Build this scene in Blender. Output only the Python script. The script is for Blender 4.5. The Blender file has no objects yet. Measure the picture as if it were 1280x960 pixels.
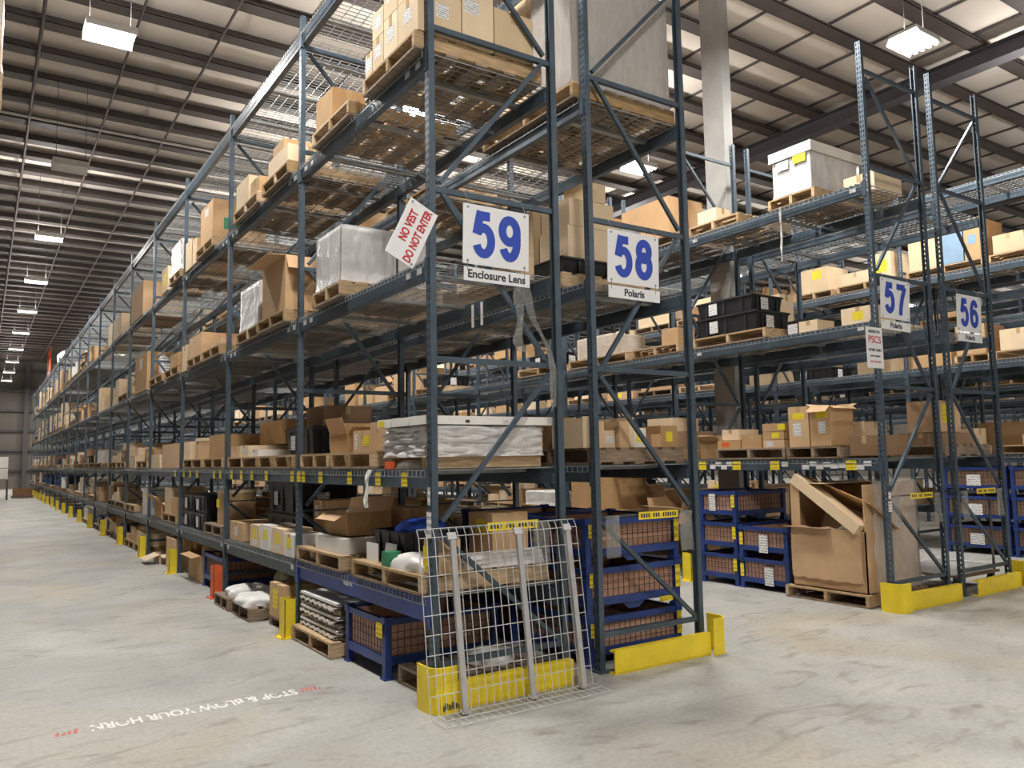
import bpy, math, random
from mathutils import Matrix, Vector
R = math.radians
COL = bpy.context.scene.collection
BAY = 2.51
LEV = {'F': 0.0, 'L': 0.64, 'Y': 1.43, 'D': 2.78, 'B': 4.19, 'A': 5.48}
DEPTH = 0.99
ROOF = 9.1

# ------------------------------------------------------------------ materials
def nodes(name):
    m = bpy.data.materials.new(name); m.use_nodes = True
    nt = m.node_tree
    return m, nt, nt.nodes['Principled BSDF']

def link(nt, a, b): nt.links.new(a, b)

def simple(name, col, rough=.6, metal=0., noise=.12, scale=8., bump=0., rand=0., coord='Object', stretch=(1, 1, 1)):
    m, nt, p = nodes(name)
    p.inputs['Roughness'].default_value = rough
    p.inputs['Metallic'].default_value = metal
    tc = nt.nodes.new('ShaderNodeTexCoord'); mp = nt.nodes.new('ShaderNodeMapping')
    mp.inputs['Scale'].default_value = stretch
    link(nt, tc.outputs[coord], mp.inputs['Vector'])
    nz = nt.nodes.new('ShaderNodeTexNoise'); nz.inputs['Scale'].default_value = scale
    nz.inputs['Detail'].default_value = 4
    link(nt, mp.outputs['Vector'], nz.inputs['Vector'])
    ramp = nt.nodes.new('ShaderNodeValToRGB')
    lo = [c * (1 - noise) for c in col]; hi = [min(1, c * (1 + noise)) for c in col]
    ramp.color_ramp.elements[0].color = (*lo, 1); ramp.color_ramp.elements[1].color = (*hi, 1)
    ramp.color_ramp.elements[0].position = .3; ramp.color_ramp.elements[1].position = .7
    link(nt, nz.outputs['Fac'], ramp.inputs['Fac'])
    out = ramp.outputs['Color']
    if rand:
        oi = nt.nodes.new('ShaderNodeObjectInfo')
        hsv = nt.nodes.new('ShaderNodeHueSaturation')
        mr = nt.nodes.new('ShaderNodeMapRange')
        mr.inputs['To Min'].default_value = 1 - rand; mr.inputs['To Max'].default_value = 1 + rand
        link(nt, oi.outputs['Random'], mr.inputs['Value'])
        link(nt, mr.outputs['Result'], hsv.inputs['Value'])
        mr2 = nt.nodes.new('ShaderNodeMapRange')
        mr2.inputs['To Min'].default_value = 1 + rand * .5; mr2.inputs['To Max'].default_value = 1 - rand * .7
        link(nt, oi.outputs['Random'], mr2.inputs['Value'])
        link(nt, mr2.outputs['Result'], hsv.inputs['Saturation'])
        link(nt, out, hsv.inputs['Color']); out = hsv.outputs['Color']
    link(nt, out, p.inputs['Base Color'])
    if bump:
        b = nt.nodes.new('ShaderNodeBump'); b.inputs['Strength'].default_value = bump
        b.inputs['Distance'].default_value = .02
        link(nt, nz.outputs['Fac'], b.inputs['Height']); link(nt, b.outputs['Normal'], p.inputs['Normal'])
    return m

def emit(name, col, s):
    m, nt, p = nodes(name)
    p.inputs['Base Color'].default_value = (*col, 1)
    p.inputs['Emission Color'].default_value = (*col, 1)
    p.inputs['Emission Strength'].default_value = s
    return m

def film_mat(name, col, a0, a1, scale=9., rough=.18, bump=.5):
    m, nt, p = nodes(name)
    p.inputs['Base Color'].default_value = (*col, 1); p.inputs['Roughness'].default_value = rough
    tc = nt.nodes.new('ShaderNodeTexCoord'); mp = nt.nodes.new('ShaderNodeMapping')
    mp.inputs['Scale'].default_value = (1, 1, .35)
    link(nt, tc.outputs['Object'], mp.inputs['Vector'])
    nz = nt.nodes.new('ShaderNodeTexNoise'); nz.inputs['Scale'].default_value = scale
    nz.inputs['Detail'].default_value = 6; nz.inputs['Distortion'].default_value = .5
    link(nt, mp.outputs['Vector'], nz.inputs['Vector'])
    mr = nt.nodes.new('ShaderNodeMapRange')
    mr.inputs['From Min'].default_value = .35; mr.inputs['From Max'].default_value = .7
    mr.inputs['To Min'].default_value = a0; mr.inputs['To Max'].default_value = a1
    link(nt, nz.outputs['Fac'], mr.inputs['Value']); link(nt, mr.outputs['Result'], p.inputs['Alpha'])
    b = nt.nodes.new('ShaderNodeBump'); b.inputs['Strength'].default_value = bump
    b.inputs['Distance'].default_value = .03
    link(nt, nz.outputs['Fac'], b.inputs['Height']); link(nt, b.outputs['Normal'], p.inputs['Normal'])
    return m

def print_mat(name, paper, ink, rows=9., cover=.5, axis='Z'):
    """Paper with lines of small print: stripes broken up by noise."""
    m, nt, p = nodes(name); p.inputs['Roughness'].default_value = .55
    tc = nt.nodes.new('ShaderNodeTexCoord')
    sep = nt.nodes.new('ShaderNodeSeparateXYZ'); link(nt, tc.outputs['Generated'], sep.inputs['Vector'])
    mu = nt.nodes.new('ShaderNodeMath'); mu.operation = 'MULTIPLY'; mu.inputs[1].default_value = rows
    link(nt, sep.outputs[axis], mu.inputs[0])
    fr = nt.nodes.new('ShaderNodeMath'); fr.operation = 'FRACT'; link(nt, mu.outputs[0], fr.inputs[0])
    gt = nt.nodes.new('ShaderNodeMath'); gt.operation = 'GREATER_THAN'; gt.inputs[1].default_value = .5
    link(nt, fr.outputs[0], gt.inputs[0])
    nz = nt.nodes.new('ShaderNodeTexNoise'); nz.inputs['Scale'].default_value = 14
    link(nt, tc.outputs['Generated'], nz.inputs['Vector'])
    g2 = nt.nodes.new('ShaderNodeMath'); g2.operation = 'GREATER_THAN'; g2.inputs[1].default_value = 1 - cover
    link(nt, nz.outputs['Fac'], g2.inputs[0])
    mm = nt.nodes.new('ShaderNodeMath'); mm.operation = 'MULTIPLY'
    link(nt, gt.outputs[0], mm.inputs[0]); link(nt, g2.outputs[0], mm.inputs[1])
    mix = nt.nodes.new('ShaderNodeMix'); mix.data_type = 'RGBA'
    mix.inputs['A'].default_value = (*paper, 1); mix.inputs['B'].default_value = (*ink, 1)
    link(nt, mm.outputs[0], mix.inputs['Factor']); link(nt, mix.outputs['Result'], p.inputs['Base Color'])
    return m

def concrete():
    m, nt, p = nodes('polished concrete')
    tc = nt.nodes.new('ShaderNodeTexCoord')
    def noise(scale, detail, dist=0., st=(1, 1, 1)):
        mp = nt.nodes.new('ShaderNodeMapping'); mp.inputs['Scale'].default_value = st
        link(nt, tc.outputs['Object'], mp.inputs['Vector'])
        n = nt.nodes.new('ShaderNodeTexNoise'); n.inputs['Scale'].default_value = scale
        n.inputs['Detail'].default_value = detail; n.inputs['Distortion'].default_value = dist
        link(nt, mp.outputs['Vector'], n.inputs['Vector']); return n.outputs['Fac']
    def ramp(src, stops):
        r = nt.nodes.new('ShaderNodeValToRGB'); e = r.color_ramp.elements
        e[0].position, e[0].color = stops[0][0], (*stops[0][1], 1)
        e[1].position, e[1].color = stops[-1][0], (*stops[-1][1], 1)
        for pos, c in stops[1:-1]:
            x = e.new(pos); x.color = (*c, 1)
        link(nt, src, r.inputs['Fac']); return r.outputs['Color']
    base = ramp(noise(.9, 8, .6), [(.3, (.30, .30, .283)), (.52, (.385, .385, .365)), (.72, (.455, .452, .425))])
    warm = ramp(noise(.45, 6, 1.2), [(.5, (0, 0, 0)), (.78, (1, 1, 1))])
    dark = ramp(noise(2.6, 9, 1.8, (.7, 1.6, 1)), [(.55, (0, 0, 0)), (.78, (1, 1, 1))])
    spk = ramp(noise(30, 4, 0), [(.35, (.9, .9, .9)), (.65, (1.05, 1.05, 1.05))])
    def mix(f, a, b, k, mode='MIX'):
        x = nt.nodes.new('ShaderNodeMix'); x.data_type = 'RGBA'; x.blend_type = mode
        mu = nt.nodes.new('ShaderNodeMath'); mu.operation = 'MULTIPLY'; mu.inputs[1].default_value = k
        link(nt, f, mu.inputs[0]); link(nt, mu.outputs[0], x.inputs['Factor'])
        link(nt, a, x.inputs['A'])
        if isinstance(b, tuple): x.inputs['B'].default_value = (*b, 1)
        else: link(nt, b, x.inputs['B'])
        return x.outputs['Result']
    c = mix(warm, base, (.41, .345, .245), .75)
    c = mix(dark, c, (.18, .16, .13), .75)
    x = nt.nodes.new('ShaderNodeMix'); x.data_type = 'RGBA'; x.blend_type = 'MULTIPLY'
    x.inputs['Factor'].default_value = 1
    link(nt, c, x.inputs['A']); link(nt, spk, x.inputs['B'])
    link(nt, x.outputs['Result'], p.inputs['Base Color'])
    rr = nt.nodes.new('ShaderNodeMapRange'); rr.inputs['To Min'].default_value = .52; rr.inputs['To Max'].default_value = .75
    link(nt, noise(1.4, 5, .5), rr.inputs['Value']); link(nt, rr.outputs['Result'], p.inputs['Roughness'])
    return m

def paint_worn(name, col, keep=.5):
    m, nt, p = nodes(name); p.inputs['Base Color'].default_value = (*col, 1); p.inputs['Roughness'].default_value = .7
    tc = nt.nodes.new('ShaderNodeTexCoord'); nz = nt.nodes.new('ShaderNodeTexNoise')
    nz.inputs['Scale'].default_value = 11; nz.inputs['Detail'].default_value = 7
    link(nt, tc.outputs['Object'], nz.inputs['Vector'])
    mr = nt.nodes.new('ShaderNodeMapRange')
    mr.inputs['From Min'].default_value = .62 - keep * .3; mr.inputs['From Max'].default_value = .75 - keep * .3
    link(nt, nz.outputs['Fac'], mr.inputs['Value']); link(nt, mr.outputs['Result'], p.inputs['Alpha'])
    return m

def corrugated(name, col, per):
    m = simple(name, col, .6, 0, .1, 1.2)
    return m

M = {}
M['steel'] = simple('blue grey rack paint', (.068, .098, .130), .42, .25, .2, 6)
M['steelb'] = simple('vivid blue beam paint', (.035, .07, .30), .45, .1, .2, 5)
M['steeld'] = simple('dark teal rack paint', (.042, .062, .070), .45, .2, .25, 6)
M['zinc'] = simple('galvanised wire', (.66, .67, .66), .4, .3, .1, 20)
M['zincd'] = simple('dull zinc channel', (.33, .345, .35), .45, .55, .15, 12)
M['chrome'] = simple('bright zinc channel', (.56, .56, .58), .35, .5, .08, 12)
M['card'] = simple('brown cardboard', (.53, .335, .17), .8, 0, .07, 5, 0, .2)
M['cardl'] = simple('pale cardboard', (.70, .545, .36), .8, 0, .06, 5, 0, .12)
M['cardd'] = simple('dark brown cardboard', (.27, .16, .085), .85, 0, .1, 5, 0, .15)
M['cardw'] = simple('white cardboard', (.74, .72, .68), .7, 0, .04, 5, 0, .06)
M['cardg'] = simple('greyish cardboard', (.44, .38, .33), .8, 0, .04, 4)
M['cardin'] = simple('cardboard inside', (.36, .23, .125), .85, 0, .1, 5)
M['tape'] = simple('packing tape', (.52, .37, .2), .25, 0, .05, 6)
M['wood'] = simple('pallet wood', (.44, .30, .16), .75, 0, .28, 7, .1, .25, 'Object', (1, 7, 7))
M['woodd'] = simple('weathered and shaded wood', (.24, .175, .12), .8, 0, .3, 7, .1, .2, 'Object', (1, 7, 7))
M['black'] = simple('black plastic', (.014, .015, .019), .4, 0, .25, 9)
M['navy'] = simple('navy blue container paint', (.022, .05, .205), .4, .1, .2, 6)
M['rust'] = simple('reddish cardboard liner', (.54, .32, .215), .85, 0, .15, 7, 0, .12)
M['wire'] = simple('dark blue wire', (.03, .03, .07), .5, .2, .2, 9)
M['yellow'] = simple('safety yellow paint', (.86, .66, .03), .45, 0, .10, 5)
M['orange'] = simple('red orange paint', (.72, .12, .03), .5, 0, .12, 6)
M['white'] = simple('white board', (.82, .83, .85), .45, 0, .02, 3)
M['foam'] = simple('white foam', (.80, .80, .79), .7, 0, .05, 9, .2)
M['blue'] = simple('sign blue', (.025, .07, .46), .5, 0, .03, 3)
M['red'] = simple('sign red', (.55, .03, .05), .5, 0, .05, 3)
M['ink'] = simple('dark ink', (.03, .035, .05), .6, 0, .05, 3)
M['label'] = print_mat('white shipping label', (.8, .8, .79), (.2, .2, .22), 7, .52)
M['ylabel'] = print_mat('yellow label', (.85, .68, .03), (.45, .34, .03), 4, .45)
M['ytag'] = print_mat('yellow shelf tag', (.85, .66, .02), (.18, .14, .02), 3, .48)
M['film'] = film_mat('stretch film', (.70, .69, .68), .40, .50, 16, .16, .3)
M['filmw'] = film_mat('milky stretch film', (.74, .74, .74), .7, .95, 12, .2, .4)
M['clear'] = film_mat('clear plastic flap', (.36, .37, .35), .38, .55, 5, .15, .15)
M['bag'] = simple('crumpled white bag', (.76, .76, .74), .4, 0, .12, 6, .6)
M['purple'] = simple('purple plastic', (.13, .05, .22), .45, 0, .1, 6)
M['bluebag'] = simple('bright blue bag', (.03, .10, .60), .35, 0, .15, 7, .5)
M['pink'] = simple('pink plastic bag', (.55, .16, .24), .35, 0, .2, 9, .5)
M['green'] = simple('green strap', (.03, .22, .10), .5, 0, .1, 6)
M['tan'] = simple('khaki canvas', (.36, .31, .2), .85, 0, .2, 9, .4)
M['insul'] = simple('white faced roof insulation', (.74, .67, .60), .7, 0, .05, .6)
M['purlin'] = simple('dark red oxide purlin', (.075, .06, .055), .6, 0, .12, 2)
M['rafter'] = simple('dark steel rafter', (.10, .095, .105), .6, 0, .1, 2)
M['column'] = simple('grey painted column', (.33, .33, .32), .55, 0, .1, 3)
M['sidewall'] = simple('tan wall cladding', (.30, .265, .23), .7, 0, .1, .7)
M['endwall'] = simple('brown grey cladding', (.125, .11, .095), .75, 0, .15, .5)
M['girt'] = simple('dark wall girt', (.06, .055, .055), .7, 0, .1, 2)
M['lamp'] = emit('lit tube', (1., .97, .92), 14.)
M['tubeoff'] = simple('dim tube', (.85, .86, .84), .3, 0, .02, 3)
M['housing'] = simple('lamp housing', (.75, .76, .76), .4, 0, .05, 4)
M['floor'] = concrete()
M['paint'] = paint_worn('worn white floor paint', (.80, .79, .75), .95)
M['paintr'] = paint_worn('worn red floor paint', (.62, .16, .14), .8)
M['silver'] = simple('silver bubble wrap', (.56, .56, .57), .3, .25, .1, 14, .4)
M['rod'] = simple('thin dark rod', (.12, .11, .11), .5, .3, .1, 4)
M['pipe'] = simple('sprinkler pipe', (.10, .075, .07), .5, .2, .1, 4)
M['conduit'] = simple('pale conduit', (.50, .48, .45), .45, .4, .1, 4)
M['kraft'] = simple('grey corrugated strip', (.34, .27, .2), .8, 0, .2, 9)
M['bluegrey'] = simple('printed blue panel', (.22, .34, .48), .7, 0, .1, 4)

# ------------------------------------------------------------------ mesh building
class MB:
    def __init__(s): s.v = []; s.f = []; s.m = []; s.mats = []; s.sm = []
    def mi(s, mat):
        if mat not in s.mats: s.mats.append(mat)
        return s.mats.index(mat)
    def face(s, pts, mat, smooth=False):
        n = len(s.v); s.v += [tuple(p) for p in pts]; s.f.append(tuple(range(n, n + len(pts))))
        s.m.append(s.mi(mat)); s.sm.append(smooth)
    def add(s, vs, fs, mat, smooth=False):
        n = len(s.v); s.v += [tuple(p) for p in vs]; k = s.mi(mat)
        for f in fs: s.f.append(tuple(n + i for i in f)); s.m.append(k); s.sm.append(smooth)
    def box(s, x0, x1, y0, y1, z0, z1, mat, T=None):
        if x0 > x1: x0, x1 = x1, x0
        if y0 > y1: y0, y1 = y1, y0
        vs = [(x, y, z) for z in (z0, z1) for y in (y0, y1) for x in (x0, x1)]
        if T is not None: vs = [tuple(T @ Vector(p)) for p in vs]
        s.add(vs, [(0, 2, 3, 1), (4, 5, 7, 6), (0, 1, 5, 4), (2, 6, 7, 3), (0, 4, 6, 2), (1, 3, 7, 5)], mat)
    def bar(s, a, b, w, h, mat, up=(0, 0, 1), caps=True):
        a, b = Vector(a), Vector(b); d = (b - a).normalized(); u = Vector(up)
        if abs(d.dot(u)) > .98: u = Vector((0, 1, 0)) if abs(d.y) < .9 else Vector((1, 0, 0))
        r = d.cross(u).normalized() * w / 2; q = r.cross(d).normalized() * h / 2
        vs = [p + i * r + j * q for p in (a, b) for i, j in ((-1, -1), (1, -1), (1, 1), (-1, 1))]
        fs = [(0, 1, 5, 4), (1, 2, 6, 5), (2, 3, 7, 6), (3, 0, 4, 7)]
        if caps: fs += [(0, 3, 2, 1), (4, 5, 6, 7)]
        s.add(vs, fs, mat)
    def tube(s, pts, r, mat, n=8, caps=True):
        rings = []; P = [Vector(p) for p in pts]
        for i, p in enumerate(P):
            d = (P[min(i + 1, len(P) - 1)] - P[max(i - 1, 0)]).normalized()
            u = Vector((0, 0, 1)) if abs(d.z) < .9 else Vector((1, 0, 0))
            a = d.cross(u).normalized(); b = a.cross(d)
            rr = r[i] if isinstance(r, (list, tuple)) else r
            rings.append([p + (a * math.cos(t) + b * math.sin(t)) * rr for t in [2 * math.pi * k / n for k in range(n)]])
        vs = [q for g in rings for q in g]; fs = []
        for i in range(len(P) - 1):
            for k in range(n): fs.append((i * n + k, i * n + (k + 1) % n, (i + 1) * n + (k + 1) % n, (i + 1) * n + k))
        s.add(vs, fs, mat, True)
        if caps: s.add(rings[0], [tuple(range(n))[::-1]], mat); s.add(rings[-1], [tuple(range(n))], mat)
    def grid(s, fn, nu, nv, mat, smooth=True):
        vs = [fn(i / nu, j / nv) for j in range(nv + 1) for i in range(nu + 1)]
        fs = [(j * (nu + 1) + i, j * (nu + 1) + i + 1, (j + 1) * (nu + 1) + i + 1, (j + 1) * (nu + 1) + i) for j in range(nv) for i in range(nu)]
        s.add(vs, fs, mat, smooth)
    def mesh(s, name):
        me = bpy.data.meshes.new(name); me.from_pydata(s.v, [], s.f)
        for m in s.mats: me.materials.append(M[m] if isinstance(m, str) else m)
        me.polygons.foreach_set('material_index', s.m); me.polygons.foreach_set('use_smooth', s.sm)
        me.update(); return me

def obj(name, mesh, parent=None, loc=(0, 0, 0), rot=(0, 0, 0)):
    if isinstance(mesh, MB): mesh = mesh.mesh(name)
    o = bpy.data.objects.new(name, mesh); COL.objects.link(o)
    o.parent = parent; o.location = loc; o.rotation_euler = rot
    return o

LABELS = {}
def tag(o, label, cat, group=None):
    if not group:
        assert label.lower() not in LABELS, 'label used twice: ' + label
    LABELS[label.lower()] = o.name
    o['label'] = label; o['category'] = cat
    if group: o['group'] = group
    n = len(label.split())
    if n > 16: print('LONG LABEL', n, label)
    return o

def thing(name, label, cat, loc=(0, 0, 0), rz=0, group=None):
    o = bpy.data.objects.new(name, None); COL.objects.link(o); o.empty_display_size = .1
    o.location = loc; o.rotation_euler = (0, 0, rz)
    return tag(o, label, cat, group)

def struct(name, mb, parent=None):
    o = obj(name, mb, parent)
    if parent is None: o['kind'] = 'structure'
    return o

def copy_tree(o, parent=None):
    c = o.copy(); COL.objects.link(c); c.parent = parent
    for ch in [k for k in o.children]: copy_tree(ch, c)
    return c

def text_mesh(name, body, size, mat, extrude=.002, offset=0., align='CENTER'):
    cu = bpy.data.curves.new(name, 'FONT'); cu.body = body; cu.size = size; cu.extrude = extrude
    cu.offset = offset; cu.align_x = align; cu.align_y = 'CENTER'; cu.resolution_u = 4
    o = bpy.data.objects.new(name, cu); COL.objects.link(o)
    dg = bpy.context.evaluated_depsgraph_get(); dg.update()
    me = bpy.data.meshes.new_from_object(o.evaluated_get(dg))
    bpy.data.objects.remove(o); bpy.data.curves.remove(cu)
    me.materials.clear(); me.materials.append(M[mat]); me.name = name
    return me

def scale_mesh(me, sx, sy):
    for v in me.vertices: v.co.x *= sx; v.co.y *= sy
    return me

def stroke_digits(name, text, W, H, sw, mat, th=.0008):
    '''Bold plain numerals drawn as strokes: W x H overall, stroke width sw.'''
    def arc(cx, cy, rx, ry, a0, a1, n=28): return [(cx + rx * math.cos(R(a0 + (a1 - a0) * k / n)), cy + ry * math.sin(R(a0 + (a1 - a0) * k / n))) for k in range(n + 1)]
    dw = W * .465; gx = W - 2 * dw; h = sw / 2
    l, r, bt, tp = h, dw - h, h, H - h; cx = dw / 2; rx = (r - l) / 2
    nine = [arc(cx, tp - H * .235, rx, H * .235, 0, 360), arc(cx, bt + H * .34, rx, H * .34, -150, -90)[:], arc(cx, bt + H * .34, rx, H * .34, -90, 0) + [(r, tp - H * .235)]]
    P = {'5': [[(r - .01, tp), (l + sw * .55, tp)], [(l + sw * .55, tp + h * .98), (l + .002, H * .50)], arc(cx, bt + H * .275, rx, H * .275, 148, -158)],
         '9': nine, '6': [[(dw - x, H - y) for x, y in q] for q in nine],
         '8': [arc(cx, bt + H * .245, rx, H * .245, 0, 360), arc(cx, tp - H * .20, rx * .88, H * .20, 0, 360)],
         '7': [[(l - h * .8, tp), (r + h * .2, tp)], [(r + h * .1, tp + h * .2), (cx + rx * .25, H * .55), (cx - rx * .15, H * .25), (cx - rx * .3, 0)]]}
    b = MB(); zz = th
    for k, ch in enumerate(text):
        ox = -W / 2 + k * (dw + gx); oy = -H / 2
        for path in P[ch]:
            zz += .0002; pts = [Vector((x + ox, y + oy)) for x, y in path]; n = len(pts); closed = (pts[0] - pts[-1]).length < 1e-5
            L_ = []
            for i in range(n):
                if closed: d = pts[(i + 1) % (n - 1) if i < n - 1 else 1] - pts[i - 1 if i > 0 else n - 2]
                else: d = pts[min(i + 1, n - 1)] - pts[max(i - 1, 0)]
                d.normalize(); q = Vector((-d.y, d.x)) * h
                L_.append((pts[i] + q, pts[i] - q))
            for (p, q), (p2, q2) in zip(L_, L_[1:]):
                b.face([(q.x, q.y, zz), (q2.x, q2.y, zz), (p2.x, p2.y, zz), (p.x, p.y, zz)], mat)
    return b.mesh(name)

rnd = random.Random(59)

# ------------------------------------------------------------------ the building
X0, X1, YB, YF = -9.0, 48.0, -11.0, 62.0
b = MB(); b.box(X0, X1, YB, YF, -.1, 0, 'floor'); struct('floor', b)
b = MB(); b.box(X0, X1, YB, YF, ROOF + .02, ROOF + .12, 'insul'); struct('ceiling', b)
def wall(name, x0, x1, y0, y1, mat, ribs=None):
    b = MB(); b.box(x0, x1, y0, y1, 0, ROOF + .1, mat)
    return struct(name, b)
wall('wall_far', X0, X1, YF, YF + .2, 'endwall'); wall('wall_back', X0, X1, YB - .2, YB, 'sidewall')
wall('wall_left', X0 - .2, X0, YB, YF, 'sidewall'); wall('wall_right', X1, X1 + .2, YB, YF, 'sidewall')
k = 0
for z in (1.2, 2.6, 4.0, 5.4, 6.8, 8.2):              # girts and columns on the far wall
    k += 1; b = MB(); b.box(X0, 6, YF - .2, YF - .001, z, z + .16, 'girt'); struct('trim_%d' % k, b)
for x in (-6.8, .2, 7.2):
    k += 1; b = MB(); b.box(x - .15, x + .15, YF - .42, YF - .2, 0, ROOF - .3, 'girt')
    b.box(x - .15, x + .15, YF - .22, YF - .2, 0, ROOF - .3, 'girt'); struct('trim_%d' % k, b)
# purlins along X, every 1.15 m: a Z section of web and two flanges
y = -10.2
while y < YF - .5:
    k += 1; b = MB()
    b.box(X0, X1, y - .004, y + .004, ROOF - .18, ROOF, 'purlin')
    b.box(X0, X1, y - .16, y + .14, ROOF - .19, ROOF - .178, 'purlin')
    b.box(X0, X1, y - .16, y - .15, ROOF - .19, ROOF - .15, 'purlin')
    b.box(X0, X1, y + .13, y + .14, ROOF - .19, ROOF - .15, 'purlin')
    b.box(X0, X1, y - .004, y + .085, ROOF - .008, ROOF, 'purlin')
    struct('trim_%d' % k, b); y += 1.15
# seam battens of the insulation along Y
x = -1.78 - 5.2
while x < X1:
    if -2.5 < x < 1.5: x += 1.3; continue
    k += 1; b = MB(); b.box(x - .02, x + .02, YB + .1, YF - .1, ROOF - .022, ROOF + .018, 'rod')
    struct('trim_%d' % k, b); x += 1.3
# rafters along Y
for xr in (12.9, 22.0, 31.0, 40.0):
    k += 1; b = MB()
    b.box(xr - .02, xr + .02, YB + .1, YF - .1, ROOF - .50, ROOF - .195, 'rafter')
    for zz in (ROOF - .51, ROOF - .21): b.box(xr - .16, xr + .16, YB + .1, YF - .1, zz, zz + .015, 'rafter')
    struct('trim_%d' % k, b)
# pipes hung under the purlins
for x, z, r, m, lab in ((-1.78, 8.84, .03, 'pipe', 'dark sprinkler pipe under the roof farthest from the racks'),
                        (-.44, 8.84, .022, 'pipe', 'dark sprinkler pipe under the roof over the row fifty-nine aisle lamps'),
                        (0.83, 8.84, .025, 'pipe', 'dark sprinkler pipe under the roof over the edge of row fifty-nine')):
    b = MB(); b.tube([(x, -9, z), (x, 60, z)], r, m, 8); tag(obj('sprinkler_pipe', b), lab, 'pipe')
b = MB(); b.tube([(-8, 14.35, 8.76), (20, 14.35, 8.76)], .03, 'conduit', 8)
tag(obj('conduit_pipe', b), 'pale conduit running across under the dark purlins', 'pipe')

# building column in the flue between rows fifty-seven and fifty-six
t = thing('steel_column', 'tall grey steel building column rising between rows fifty-seven and fifty-six', 'column', (6.043, 2.86, 0))
b = MB()
pts = [(-.085, -.18), (.085, -.18), (.085, .18), (-.085, .18)]
b.box(-.085, .085, -.18, .18, .02, ROOF - .19, 'column'); obj('shaft', b, t)
b = MB(); b.box(-.1, .1, -.24, .24, 0, .02, 'column'); obj('base_plate', b, t)

# ------------------------------------------------------------------ lamps
LX = [-1.13, 3.42, 8.42, 13.3, 18.2, 23.1, 28.0, 33.0, 38.0]
LZ = 7.25
def lamp_proto(lit):
    hw, hd = .31, .2
    b = MB(); b.box(-hw, hw, -hd, hd, .06, .10, 'housing')
    for s in (-1, 1):
        f = [(-hw, s * hd, .06), (hw, s * hd, .06), (hw, s * (hd + .05), -.03), (-hw, s * (hd + .05), -.03)]
        b.add(f, [(0, 1, 2, 3)], 'housing')
    h = b.mesh('housing')
    b = MB()
    for yy in (-.15, -.05, .05, .15): b.tube([(-hw + .02, yy, .01), (hw - .02, yy, .01)], .03 if lit else .02, 'lamp' if lit else 'tubeoff', 8)
    tb = b.mesh('tube_bank')
    b = MB()
    for xx in (-hw + .06, hw - .06): b.tube([(xx, 0, .10), (xx, 0, ROOF - .19 - LZ)], .006, 'rod', 6)
    return h, tb, b.mesh('suspension_rod')
LIT, OFF = lamp_proto(True), lamp_proto(False)
POWER_DOWN, POWER_UP = 330., 80.
LD = bpy.data.lights.new('lamp_down', 'AREA'); LD.shape = 'RECTANGLE'; LD.size = .58; LD.size_y = .4; LD.energy = POWER_DOWN; LD.color = (1, .965, .915)
LU = bpy.data.lights.new('ceiling_fill', 'AREA'); LU.shape = 'RECTANGLE'; LU.size = .58; LU.size_y = .4; LU.energy = POWER_UP; LU.color = (1, .965, .915)  # upward fill added above the fixtures to brighten the roof insulation
LF_ = LD.copy(); LF_.energy = POWER_DOWN * .6
LX_ = LD.copy(); LX_.energy = POWER_DOWN * .45
ORD = ['first', 'second', 'third', 'fourth', 'fifth', 'sixth', 'seventh', 'eighth', 'ninth', 'tenth', 'eleventh', 'twelfth',
       'thirteenth', 'fourteenth', 'fifteenth', 'sixteenth', 'seventeenth', 'eighteenth', 'nineteenth', 'twentieth']
AISLE = ['the aisle beside row fifty-nine', 'the aisle between rows fifty-eight and fifty-seven', 'the aisle behind row fifty-six',
         'the second aisle behind row fifty-six', 'the third aisle behind row fifty-six'] + ['aisles'] * 4
for ai, x in enumerate(LX):
    for i in (range(-1, 11) if ai < 2 else range(0, 9)):
        if ai == 1 and i < 0: continue
        if ai > 2 and i % 2: continue
        y = 1.3 + 5.68 * i
        lit = not (ai == 0 and i == 2)
        if ai == 0: lab = ('lit' if lit else 'unlit') + ' roof lamp, %s along the aisle beside row fifty-nine' % ORD[i + 1]; grp = None
        elif ai < 5: lab = 'lit roof lamp, %s along %s' % (ORD[i + 1], AISLE[ai]); grp = None
        else: lab = 'lit roof lamp over the farthest rack rows'; grp = 'lamps over the farthest rack rows'
        t = thing('ceiling_lamp', lab, 'ceiling lamp', (x, y, LZ), 0, grp)
        h, tb, su = LIT if lit else OFF
        obj('housing', h, t); obj('tube_bank', tb, t); obj('suspension_rod', su, t)
        if lit:
            o = bpy.data.objects.new('lamp_light', LD if (ai == 0 and i < 4) or ai == 1 or (ai == 2 and i < 1) else LF_); COL.objects.link(o); o.location = (x, y, LZ - .05)
            o = bpy.data.objects.new('ceiling_fill_light', LU); COL.objects.link(o); o.location = (x, y, LZ + .14); o.rotation_euler = (math.pi, 0, 0)
for i, x in enumerate((-1.08, 3.6, 8.48, 13.4)):
    t = thing('ceiling_lamp', 'lit roof lamp over the cross aisle before the rack ends, %s of four' % ORD[i], 'ceiling lamp', (x, -8.5, LZ))
    h, tb, su = LIT; obj('housing', h, t); obj('tube_bank', tb, t); obj('suspension_rod', su, t)
    o = bpy.data.objects.new('lamp_light', LX_); COL.objects.link(o); o.location = (x, -8.5, LZ - .05)
    o = bpy.data.objects.new('ceiling_fill_light', LU); COL.objects.link(o); o.location = (x, -8.5, LZ + .14); o.rotation_euler = (math.pi, 0, 0)

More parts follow.
